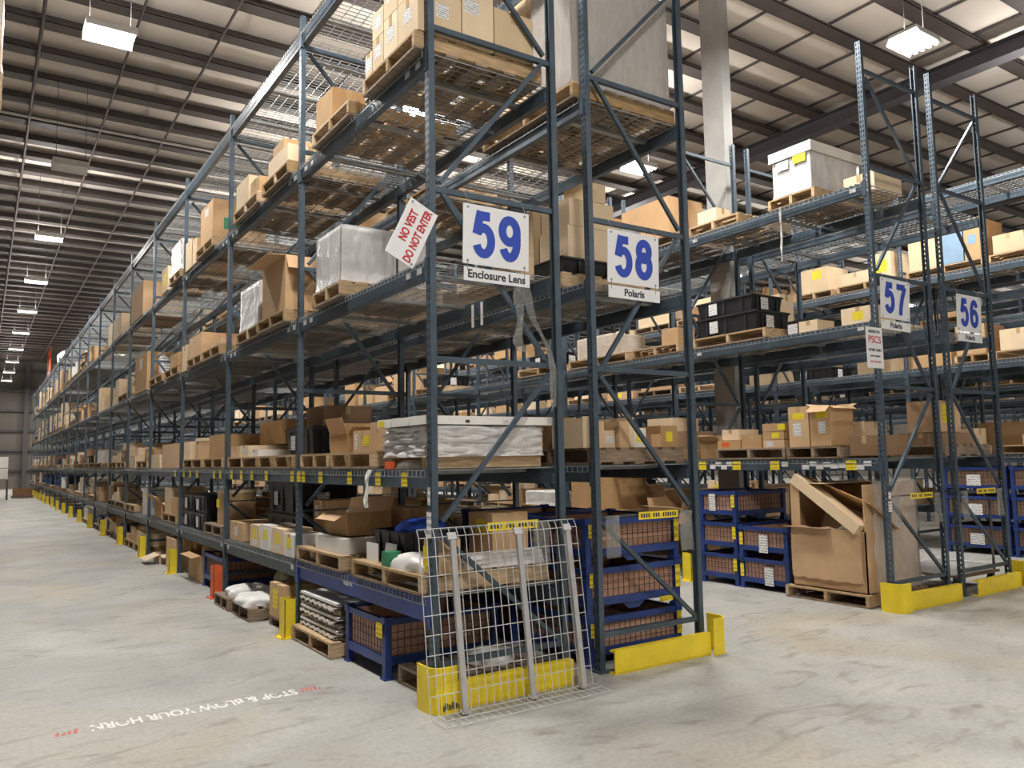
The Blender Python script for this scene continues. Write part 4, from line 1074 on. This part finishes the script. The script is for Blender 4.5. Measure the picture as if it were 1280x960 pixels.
C('55', 'B', 2.66, 3.0, .0, .6, .42, 'tall tan carton, second bay, upper shelf of the first unsigned row', up=PH, mat='cardl', labels=[('-x', 0, .2, .2, .2, 'ylabel')])
C('55', 'D', 1.30, 1.72, .0, .6, .44, 'carton with a white sheet on its front, middle shelf of the first unsigned row', up=PH, labels=[('-x', 0, .25, .34, .34, 'label')])
C('55', 'D', 1.80, 2.4, .0, .6, .3, 'brown carton behind the white-sheeted one, middle shelf of the first unsigned row', up=0)
PL('55', 'D', 1.24, 1.76, .0, .9, 'wooden pallet under the white-sheeted carton, middle shelf of the first unsigned row')
OCC.update({('55', 'B', 0), ('55', 'B', 1)})
PL('56', 'Y', .1, 1.2, .0, .96, 'wooden pallet on the second shelf end of row fifty-six', wood='woodd')
C('56', 'Y', .15, .5, .5, .95, .34, 'brown carton with a yellow label at the second shelf end of row fifty-six', up=PH + .14, labels=[('-y', -.1, .2, .1, .2, 'ylabel')])
C('56', 'Y', .12, .6, .3, .96, .13, 'long low carton under the yellow-labelled one on row fifty-six', up=PH, mat='cardd')
C('56', 'Y', .12, .5, .02, .28, .18, 'tan carton at the aisle side of the second shelf of row fifty-six', up=PH, mat='cardl')
for lv in 'DYF': OCC.add(('56', lv, 0))
for k in range(3):
    for j, y in enumerate((.2, 1.15)):
        WC('55', 'F', y, y + .9, .0, .9, .42, 'navy container with a white card in the %s stack past row fifty-six, %s one' % (('nearer', 'farther')[j], ('bottom', 'middle', 'top')[k]), up=.425 * k, liner='cardd',
           tags=[('-x', 0, .22, .2, .16, 'label')])
OCC.add(('55', 'F', 0)); OCC.add(('55', 'L', 0))

# ================= the row across the aisle (only edges show) =================
WR('L', 'A', 5.1, 6.2, -.16, .8, .9, 'pale film-wrapped load overhanging the topmost shelf across the wide aisle', core='cardl', film='filmw', seed=50)
PL('L', 'A', 5.06, 6.24, -.14, .82, 'wooden pallet on the topmost shelf across the wide aisle')

# ================= the rest of the shelves =================
SNAME = {'F': 'the floor', 'L': 'the lowest shelf', 'Y': 'the second shelf', 'D': 'the middle shelf', 'B': 'the upper shelf', 'A': 'the topmost shelf'}
def fill(row, bays, levels, dens, named):
    """Goods on the shelves not furnished by hand; a bay near enough to be told apart names each thing."""
    words = ROWS[row]['words']
    rw = 'row ' + words if row in ('59', '58', '57', '56') else '%s unsigned row' % words
    for i in bays:
        for lv in levels:
            if (row, lv, i) in OCC: continue
            slots = [(i * BAY + .1, i * BAY + 1.2), (i * BAY + 1.3, i * BAY + 2.4)]
            for si, (a, c) in enumerate(slots):
                q = rnd.random()
                if q > dens: continue
                near = i < named
                pos = ('near' if si == 0 else 'far')
                where = '%s half of %s, %s bay of %s' % (pos, SNAME[lv], ORD[i], rw)
                grp = lambda kind: None if near else '%s far along %s' % (kind, rw)
                lab = lambda s, kind: '%s, %s' % (s.rstrip(','), where) if near else '%s on a shelf far along %s' % (s.split(',')[0], rw)
                hmax = .34 if lv == 'F' else .48 if lv == 'L' else (.4 if lv == 'Y' else .75 if i < 10 else .95)
                d1 = rnd.uniform(.55, .9)
                pal = rnd.random() < (.8 if lv != 'F' else .5) * (1 if row in ('59', '58', '57') else .55)
                up = 0.
                if pal:
                    wd = 'woodd' if rnd.random() < .35 else 'wood'
                    PL(row, lv, a, c, -.04, .92, lab('%s pallet' % ('weathered' if wd == 'woodd' else 'wooden'), 'pallets'), parts=i < 5 and row in ('59', '57', '58'), wood=wd, group=grp('weathered pallets' if wd == 'woodd' else 'wooden pallets'))
                    up = PH
                kind = rnd.random()
                far_low = row == '59' and i > 10 and lv in 'LF'
                if far_low and kind < .5: kind = .7
                if kind < .56 and near and lv in 'YL' and row in ('59', '58', '57') and rnd.random() < .75:
                    y0 = a + .02; q_ = 0
                    while y0 < c - .16 and q_ < 5:
                        wy = min(c - y0, rnd.uniform(.16, .42)); h = rnd.uniform(.08, .3); m = rnd.choice(['card', 'cardl', 'cardd', 'card', 'cardl', 'cardw'])
                        wn = {'card': 'brown', 'cardl': 'tan', 'cardd': 'dark brown', 'cardw': 'white'}[m]
                        f_ = '-x' if ROWS[row]['d'] > 0 else '+x'
                        C(row, lv, y0, y0 + wy, rnd.uniform(-.03, .12), rnd.uniform(.3, .6), h, lab('%s carton, %s in' % (wn, ORD[q_]), '').replace('in, ', 'in '), up=up, mat=m, tape=rnd.random() < .6, rz=R(rnd.uniform(-1.2, 1.2)),
                          labels=[(f_, rnd.uniform(-.04, .04), h * .55, min(.11, wy * .5), min(.08, h * .5), rnd.choice(['label', 'ylabel', 'label']))] if rnd.random() < .65 else [])
                        if rnd.random() < .45:
                            C(row, lv, y0 + .01, y0 + wy * rnd.uniform(.6, .95), .02, .35, rnd.uniform(.06, .14), lab('tan carton atop %s' % ORD[q_], ''), up=up + h + .004, mat='cardl', tape=False)
                        y0 += wy + .02 + .06 * rnd.random(); q_ += 1
                    if rnd.random() < .7:
                        C(row, lv, a + .05, c - .1, .66, .9, rnd.uniform(.15, .42), lab('broad back carton', '').replace(',,', ','), up=up, tape=False)
                elif kind < .56:
                    m = rnd.choice(['card', 'card', 'cardl', 'cardd', 'cardl', 'cardw' if row == '59' else 'card'])
                    wn = {'card': 'brown', 'cardl': 'tan', 'cardd': 'dark brown', 'cardw': 'white'}[m]
                    y0 = a + rnd.uniform(0, .25); y1 = min(c, y0 + rnd.uniform(.4, .95)); h = rnd.uniform(.12, hmax)
                    dt = i < 8
                    C(row, lv, y0, y1, rnd.uniform(-.02, .08), d1, h, lab('%s carton' % wn, ''), up=up, mat=m, tape=dt, group=grp('%s cartons' % wn),
                      labels=[('-x' if ROWS[row]['d'] > 0 else '+x', 0, h * .6, .14, .1, rnd.choice(['label', 'ylabel']))] if dt and rnd.random() < .6 else [])
                    if y1 < c - .3 and rnd.random() < .6:
                        h2 = rnd.uniform(.1, hmax * .8)
                        C(row, lv, y1 + .03, c, .0, d1, h2, lab('second %s carton' % wn if near else '%s carton' % wn, ''), up=up, mat=m, tape=False, group=grp('%s cartons' % wn))
                    elif h < hmax * .6 and rnd.random() < .45:
                        C(row, lv, y0 + .05, y0 + .05 + (y1 - y0) * .6, .05, d1 * .7, rnd.uniform(.1, .2), lab('upper tan carton' if near else 'tan carton', ''), up=up + h + .004, mat='cardl', tape=False, group=grp('tan cartons'))
                elif kind < .66:
                    if i < 9: OC(row, lv, a + .1, a + rnd.uniform(.6, .95), .0, d1, rnd.uniform(.18, .36) * (.6 if lv == 'F' else 1), ('open brown carton, ' + where), up=up, flaps=[rnd.choice([40, 80, 110]), rnd.choice([60, 80]), rnd.choice([15, 25]), rnd.choice([15, 25])], fl=.2) if near else None
                elif kind < .76:
                    n = 2 if lv == 'L' and rnd.random() < .6 else 1
                    mt = 'navy' if far_low else rnd.choice(['black', 'black', 'navy', 'black'])
                    wn = 'black' if mt == 'black' else 'navy blue'
                    for k in range(n):
                        TT(row, lv, a + .05, a + .85, .02, .62, .2, lab(('%s tote, %s,' % (wn, ('lower', 'upper')[k])) if near and n > 1 else '%s tote' % wn, ''), up=up + .205 * k, mat=mt, labs=i < 8, group=grp(wn + ' totes'))
                elif kind < .86:
                    WR(row, lv, a + .06, c - .1, .0, d1, rnd.uniform(.2, hmax), ('film-wrapped load, ' + where), up=up, core=rnd.choice(['cardl', 'cardw', 'card']), film='filmw' if rnd.random() < .5 else 'film', seed=rnd.randint(1, 9999)) if near else \
                    C(row, lv, a, c - .1, 0, d1, rnd.uniform(.3, hmax), lab('tan carton', ''), up=up, mat='cardl', tape=False, group=grp('tan cartons'))
fill('59', range(0, 10), 'LYDB', .92, 10)
fill('59', range(10, 19), 'LYDB', .95, 10)
fill('59', range(4, 19), 'F', .6, 10)
fill('58', range(0, 6), 'LYDB', .75, 6)
fill('57', range(1, 10), 'LYDB', .66, 6)
fill('56', range(0, 8), 'YDB', .58, 4)
fill('56', range(1, 7), 'LF', .5, 4)
fill('55', range(0, 9), 'YDBL', .8, 3)
fill('54', range(0, 7), 'YDB', .6, 0)
fill('53', range(0, 8), 'YDB', .75, 0)
fill('57', range(1, 5), 'F', .5, 6)
for r_n in ('52', '51', '50', '49', '47'): fill(r_n, range(0, 7), 'YDB', .42, 0)
# far top shelf of row fifty-nine
lump('white_bag', 'white bag on the topmost shelf far along row fifty-nine', 'bag', .3, 31.0, zlev('A'), .6, 1.2, .5, 'bag', 61)
t = thing('orange_frame', 'tall orange guard frame standing on the topmost shelf far along row fifty-nine', 'frame', (.45, 43.8, zlev('A')))
for s in (-1, 1):
    b = MB(); b.box(-.03, .03, s * .9 - .05, s * .9 + .05, 0, 2.2, 'orange'); obj('upright', b, t)
b = MB(); b.box(-.02, .02, -.85, .85, 1.9, 2.0, 'orange'); b.box(-.02, .02, -.85, .85, .9, 1.0, 'orange'); b.box(-.015, .015, -.85, .0, 0.0, 2.0, 'orange'); obj('cross_rail', b, t)
# things standing at the far end of the wide aisle
for k in range(2):
    carton(-1.75, 40, .95 + .53 * k, .9, 1.0, .5, 'big white carton stacked at the far end of the wide aisle, %s' % ('lower one', 'upper one')[k], mat='cardw')
t = thing('work_table', 'dark work table under white cartons at the far end of the wide aisle', 'table', (-1.75, 40, 0))
b = MB(); b.box(-.5, .5, -.6, .6, .9, .945, 'woodd'); obj('table_top', b, t)
for sx in (-1, 1):
    for sy in (-1, 1):
        b = MB(); b.box(sx * .45 - .03, sx * .45 + .03, sy * .55 - .03, sy * .55 + .03, 0, .9, 'rod'); obj('leg', b, t)
pallet(-.62, 41.6, 0, .9, .9, 'wooden pallet on the floor at the far end of the wide aisle', wood='woodd')
open_carton(-.62, 41.6, .126, .8, .8, .35, 'dark wooden-looking crate on a pallet at the far end of the wide aisle', mat='cardd', flaps=(None, None, None, None))

# ------------------------------------------------------------------ guards
def post_guard(y, mat, label, x=0., h=.33):
    t = thing('post_guard', label, 'post guard', (x - .072, y, 0))
    b = MB(); b.box(-.076, -.070, -.075, .075, .008, h, mat)
    for s in (-1, 1): b.box(-.076, .018, s * .075, s * .069, .008, h, mat)
    obj('shield', b, t)
    b = MB(); b.box(-.115, .018, -.1, .1, 0, .008, mat)
    for s in (-1, 1): b.tube([(-.098, s * .085, .008), (-.098, s * .085, .018)], .010, 'zincd', 6)
    obj('foot_plate', b, t)
for i in range(1, 19):
    if i == 2: post_guard(i * BAY, 'orange', 'red-orange steel guard at the foot of the second inner post of row fifty-nine', h=.36)
    else: post_guard(i * BAY, 'yellow', 'yellow steel guard at the foot of row fifty-nine, %s inner post' % ORD[i - 1])
b = MB(); b.box(-.004, .004, -.12, .12, 0, .1, 'orange'); tag(obj('guard_stub', b, None, (-.13, 4.75, 0), (0, 0, R(4))), 'short red-orange plate beside the red-orange post guard', 'plate')

def end_guard(x0, x1, corner, label):
    """Row-end guard: a low rail along the end and a taller rounded corner piece round the aisle-side post."""
    t = thing('row_end_guard', label, 'guard rail', ((x0 + x1) / 2, -.13, 0))
    hw = (x1 - x0) / 2; s = -1 if corner == 'lo' else 1
    b = MB(); b.box(-hw, hw, -.006, .006, .015, .165, 'yellow'); b.box(-hw, hw, .006, .05, .15, .165, 'yellow'); b.box(-hw, hw, -.0, .055, .0, .015, 'yellow'); obj('rail', b, t)
    b = MB(); cx = s * (hw + .06); n = 8; pts = []
    r = .075
    prof = [(-s * .064, -.035)] + [(s * (.02 + r * math.sin(a)), -.035 + r - r * math.cos(a)) for a in [k * math.pi / 2 / n for k in range(n + 1)]] + [(s * (.02 + r), .17)]
    for (xa, ya), (xb, yb) in zip(prof, prof[1:]):
        b.bar((cx + xa, ya, .135), (cx + xb, yb, .135), .012, .27, 'yellow')
    obj('corner_shield', b, t)
    return t
g59 = end_guard(.06, .97, 'lo', 'yellow row-end guard behind the leaning wire panel, under the 59 sign')
b = MB()
for k in range(9): b.box(-.55 + k * .012, -.55 + k * .012 + .008, -.0425, -.0405, .02 + .004 * (k % 3), .05 + .006 * (k * 7 % 4), 'ink')
obj('scuff_mark', b, g59)
end_guard(1.33, 2.28, 'hi', 'yellow row-end guard of row fifty-eight, in front of the blue wire containers')
end_guard(4.95, 5.93, 'lo', 'yellow row-end guard of row fifty-seven, beside the big burst carton')
end_guard(6.25, 7.17, 'hi', 'yellow row-end guard of row fifty-six, under the 56 sign')
post_guard(2.51, 'yellow', 'yellow steel guard at the inner post of row fifty-seven', x=4.908)
b = MB()
t = thing('post_guard', 'yellow steel guard seen behind the blue containers of row fifty-eight', 'post guard', (2.374, 2.51, 0))
b.box(.024, .03, -.075, .075, .008, .33, 'yellow'); [b.box(-.018, .03, s * .075, s * .069, .008, .33, 'yellow') for s in (-1, 1)]; obj('shield', b, t)
b = MB(); b.box(-.018, .075, -.1, .1, 0, .008, 'yellow'); obj('foot_plate', b, t)

# yellow printed strip and clear flaps on the end frames
for row, x, d in (('59', 0., 1), ('58', 1.31, 1), ('57', 4.908, 1), ('56', 6.188, 1)):
    f = ROWS[row]['obj']; fx = ROWS[row]['fx']
    b = MB(); x0 = x + .38 - fx; b.box(x0, x0 + .40, -.028, -.024, 1.035, 1.09, 'yellow')
    for k in range(15):
        if k in (4, 8): continue
        b.box(x0 + .02 + k * .0245, x0 + .036 + k * .0245, -.0286, -.0282, 1.048, 1.078, 'ink')
    obj('printed_strip', b, f)
    for dx in ((.74,) if row == '59' else (.06, .80)):
        b = MB(); a = x + dx - fx
        b.grid(lambda u, v: (a + .13 * u, -.034 + .008 * math.sin(u * 7 + v * 3), 1.08 - .30 * v), 6, 5, 'clear')
        o = obj('clear_flap', b, f)

# ------------------------------------------------------------------ leaning wire deck
t = thing('wire_shelf_deck', 'galvanised wire shelf deck leaning against the end of row fifty-nine', 'wire panel', (.45, -.03, 0))
A = Vector((0, -.40, .012)); B_ = Vector((0, -.20, .02)); T_ = Vector((0, -.062, 1.03)); U_ = Vector((0, -.035, 1.075))
hw = .60
prof = [A, B_, B_.lerp(T_, .5), T_, U_]
b = MB()
n = 22
for i in range(n + 1):
    x = -hw + 2 * hw * i / n
    for p, q in zip((A, B_, T_), (B_, T_, U_)): b.bar((x, p.y, p.z), (x, q.y, q.z), .0042, .0042, 'zinc', caps=False)
for k in range(10):
    p = B_.lerp(T_, k / 9); b.bar((-hw, p.y - .006, p.z), (hw, p.y - .006, p.z), .0045, .0045, 'zinc')
for p in (A, A.lerp(B_, .5), U_): b.bar((-hw, p.y, p.z + .005), (hw, p.y, p.z + .005), .0045, .0045, 'zinc')
obj('wire_mesh', b, t)
for x in (-.38, .11, .51):
    b = MB(); p = B_ + Vector((0, -.02, .0)); q = T_ + Vector((0, -.02, -.02))
    b.bar((x, p.y, p.z), (x, q.y, q.z), .036, .022, 'chrome'); b.bar((x, p.y - .02, p.z - .004), (x, p.y + .03, p.z + .006), .06, .01, 'chrome')
    b.bar((x, q.y, q.z), (x, q.y + .02, q.z + .04), .06, .02, 'chrome')
    obj('support_channel', b, t)

# ------------------------------------------------------------------ signs
def aisle_sign(num, plate, x0, x1, ztop, label, psz=.075, tilt=0.):
    w = x1 - x0; h = .40; cx = (x0 + x1) / 2; y = -.055
    t = thing('aisle_sign', label, 'sign', (cx, y, ztop - h / 2), 0)
    t.rotation_euler = (R(2), tilt, 0)
    b = MB(); b.box(-w / 2, w / 2, -.003, .003, -h / 2, h / 2, 'white'); obj('board', b, t)
    me = stroke_digits('number', num, .385, .315, .062, 'blue')
    obj('number', me, t, (0, -.0035, .005), (R(90), 0, 0))
    p = thing_child = obj('name_plate', (lambda q: (q.box(-w / 2 + .005, w / 2 + .005, -.003, .003, -.045, .045, 'white'), q)[1])(MB()), t, (.004, 0, -h / 2 - .066))
    obj('lettering', text_mesh('lettering', plate, psz, 'ink', .0006, .002), p, (0, -.004, 0), (R(90), 0, 0))
    for s in (-1, 1):
        b = MB(); b.tube([(s * (w / 2 - .035), 0, h / 2 - .02), (s * (w / 2 - .035), .0, h / 2 + .02), (s * (w / 2 - .035), .03, h / 2 + .07), (s * (w / 2 - .035), .055, h / 2 + .085)], .0025, 'zincd', 6); obj('hook', b, t)
        b = MB(); b.tube([(s * (w / 2 - .035), -.004, -h / 2 + .02), (s * (w / 2 - .035), -.004, -h / 2 - .045)], .0025, 'zincd', 6); obj('link', b, t)
        for zz in (h / 2 - .022, -h / 2 + .022): b = MB(); b.tube([(s * (w / 2 - .035), -.0045, zz), (s * (w / 2 - .035), .0045, zz)], .009, 'zincd', 10); obj('grommet', b, t)
    return t
aisle_sign('59', 'Enclosure Lens', .205, .725, 3.175, 'white hanging sign with blue number fifty-nine')
aisle_sign('58', 'Polaris', 1.435, 1.95, 3.185, 'white hanging sign with blue number fifty-eight')
aisle_sign('57', 'Polaris', 4.93, 5.44, 3.215, 'white hanging sign with blue number fifty-seven', tilt=R(1))
aisle_sign('56', 'Polaris', 6.355, 6.87, 3.195, 'white hanging sign with blue number fifty-six')
t = thing('warning_sign', 'tilted white sign with red lettering on the end post of row fifty-nine', 'sign', (-.155, -.036, 2.925))
t.rotation_euler = (0, R(-64), 0)
b = MB(); b.box(-.205, .205, -.002, .002, -.105, .105, 'white'); obj('board', b, t)
for s, z in (('NO VEST', .04), ('DO NOT ENTER', -.045)):
    me = text_mesh('lettering', s, .072, 'red', .0006, .0025); scale_mesh(me, .72 if len(s) > 8 else .76, 1.05)
    obj('lettering', me, t, (0 if len(s) > 8 else .03, -.0035, z), (R(90), 0, 0))
for sx in (-1, 1):
    b = MB(); b.tube([(sx * .185, -.004, .085 * sx), (sx * .185, .004, .085 * sx)], .009, 'zincd', 10); obj('grommet', b, t)
t = thing('notice_board', 'narrow white notice with large red letters on the end post of row fifty-seven', 'sign', (4.82, -.032, 2.51))
b = MB(); b.box(-.135, .135, -.002, .002, -.2, .2, 'white'); obj('board', b, t)
for s, z, sz, m in (('RESTRICTED', .155, .034, 'ink'), ('PSCS', .075, .10, 'red'), ('WORK ONLY', -.025, .036, 'ink')):
    obj('lettering', text_mesh('lettering', s, sz, m, .0006, .001), t, (0, -.0035, z), (R(90), 0, 0))
b = MB()
for k in range(12): b.box(-.08 + k * .0135, -.07 + k * .0135, -.0035, -.0025, -.09, -.075, 'ink') if k not in (4,) else None
for k in range(13): b.box(-.085 + k * .0135, -.075 + k * .0135, -.0035, -.0025, -.145, -.13, 'red') if k not in (3, 7) else None
obj('small_print', b, t)
# small stickers on posts
for (x, y, z, w, h, m) in ((-.033, -.0, 1.10, .05, .17, 'label'), (-.033, 0, 1.28, .03, .1, 'label')):
    pass
b = MB(); b.box(-.0325, -.0305, -.03, .03, 1.02, 1.18, 'label'); b.box(-.0325, -.0305, -.02, .015, 1.22, 1.33, 'label'); obj('post_label', b, r59)
b = MB(); b.box(-.03, .03, -.0405, -.0385, .93, 1.03, 'label'); b.box(-.02, .02, -.0405, -.0385, 1.05, 1.12, 'label'); obj('post_label', b, r57)

# torn plastic strips hanging from the 59 sign brace
def strip(name, label, pts, w, mat):
    b = MB(); P = [Vector(p) for p in pts]; n = len(P) - 1
    def F(u, v):
        i = min(int(v * n), n - 1); q = P[i].lerp(P[i + 1], v * n - i)
        if abs(P[0].x - .945) < .001: return (q.x, q.y + (u - .5) * w, q.z)
        return (q.x + (u - .5) * w * (1 + .3 * math.sin(v * 9)), q.y + .012 * math.sin(u * 5 + v * 11), q.z)
    b.grid(F, 4, 4 * n, mat); return tag(obj(name, b), label, 'plastic strip')
strip('plastic_strip', 'torn clear plastic strip hanging below the 59 sign, wider one', [(.64, -.05, 2.66), (.65, -.05, 2.5), (.63, -.05, 2.32), (.65, -.045, 2.22)], .07, 'clear')
strip('plastic_strip', 'torn clear plastic strip running down to the brace joint below the 59 sign', [(.7, -.05, 2.66), (.76, -.05, 2.45), (.88, -.045, 2.25), (.93, -.045, 2.1), (.91, -.045, 1.85)], .05, 'clear')
strip('plastic_strip', 'thin tail of torn plastic hanging at the yellow-tagged beam', [(.0 - .055, .85, 1.44), (-.075, .86, 1.36), (-.07, .88, 1.25), (-.07, .885, 1.17)], .03, 'bag')
strip('plastic_strip', 'white paper strip hanging on the rear beam behind row fifty-nine, farther in', [(.945, 1.07, 2.76), (.945, 1.07, 2.66), (.945, 1.07, 2.57)], .04, 'foam')
strip('plastic_strip', 'white paper strip hanging on the rear beam behind row fifty-nine, nearer the row end', [(.945, .93, 2.76), (.945, .93, 2.66), (.945, .93, 2.57)], .04, 'foam')
strip('plastic_strip', 'thin white strip dangling beside the white lidded box of row fifty-seven', [(4.855, 1.0, 4.2), (4.855, 1.0, 3.9), (4.855, 1.01, 3.6)], .02, 'foam')

# ------------------------------------------------------------------ lettering on the floor and the blue beam
def floor_words(name, body, x_right, x_left, y, h, mat, label):
    me = text_mesh(name, body, h, mat, 0., .005)
    xs = [v.co.x for v in me.vertices]; L = max(xs) - min(xs)
    for v in me.vertices: v.co.x *= (x_right - x_left) / L
    o = obj(name, me, None, ((x_right + x_left) / 2, y, .0015), (0, 0, math.pi))
    return tag(o, label, 'floor marking')
floor_words('floor_lettering', 'STOP & BLOW YOUR HORN', -.58, -1.78, .85, .17, 'paint', 'worn white painted words on the concrete floor of the wide aisle')
b = MB()
for k in range(5): b.face([(-.55 + k * .028, .80, .0015), (-.535 + k * .028, .80, .0015), (-.52 + k * .028, .88, .0015), (-.54 + k * .028, .88, .0015)], 'paintr')
tag(obj('floor_mark', b), 'worn red painted mark beside the first letter of the floor words', 'floor marking')
b = MB()
for k in range(4): b.face([(-1.96 + k * .03, .80, .0015), (-1.94 + k * .03, .80, .0015), (-1.93 + k * .03, .89, .0015), (-1.95 + k * .03, .89, .0015)], 'paintr')
tag(obj('floor_mark', b), 'worn red painted mark past the last letter of the floor words', 'floor marking')
me = text_mesh('beam_lettering', '4180 PA', .05, 'foam', .0004, .001)
obj('beam_lettering', me, r59, (-.0135, 1.36, LEV['L'] - .06), (R(90), 0, R(-90)))

# ------------------------------------------------------------------ camera and view
cam = bpy.data.cameras.new('camera'); co = bpy.data.objects.new('camera', cam); COL.objects.link(co)
F_PX, YAW, PITCH, ROLL = 994.63, .587883, .0934295, -.0174671
cam.sensor_fit = 'HORIZONTAL'; cam.sensor_width = 36.; cam.lens = F_PX / 1280 * 36.
cam.clip_start = .05; cam.clip_end = 200
cp, sp, cy_, sy_ = math.cos(PITCH), math.sin(PITCH), math.cos(YAW), math.sin(YAW)
Fv = Vector((sy_ * cp, cy_ * cp, sp)); Rv = Vector((cy_, -sy_, 0)); Uv = Rv.cross(Fv)
c_, s_ = math.cos(ROLL), math.sin(ROLL)
R2 = Rv * c_ + Uv * s_; U2 = Uv * c_ - Rv * s_
m = Matrix((R2, U2, -Fv)).transposed().to_4x4(); m.translation = Vector((-2.35970, -4.44952, 1.5))
co.matrix_world = m
sc = bpy.context.scene; sc.camera = co
w = bpy.data.worlds.new('world'); sc.world = w; w.use_nodes = True
w.node_tree.nodes['Background'].inputs['Color'].default_value = (.5, .5, .5, 1)
w.node_tree.nodes['Background'].inputs['Strength'].default_value = 0.0
sc.view_settings.view_transform = 'Standard'; sc.view_settings.look = 'None'
sc.view_settings.gamma = 1; sc.view_settings.use_curve_mapping = False
sc.view_settings.exposure = EXPOSURE
sc.cycles.max_bounces = 6; sc.cycles.diffuse_bounces = 4; sc.cycles.transparent_max_bounces = 12
sc.cycles.use_denoising = True; sc.cycles.sample_clamp_indirect = 6
print('objects', len(bpy.data.objects), 'pallets', NPAL[0])
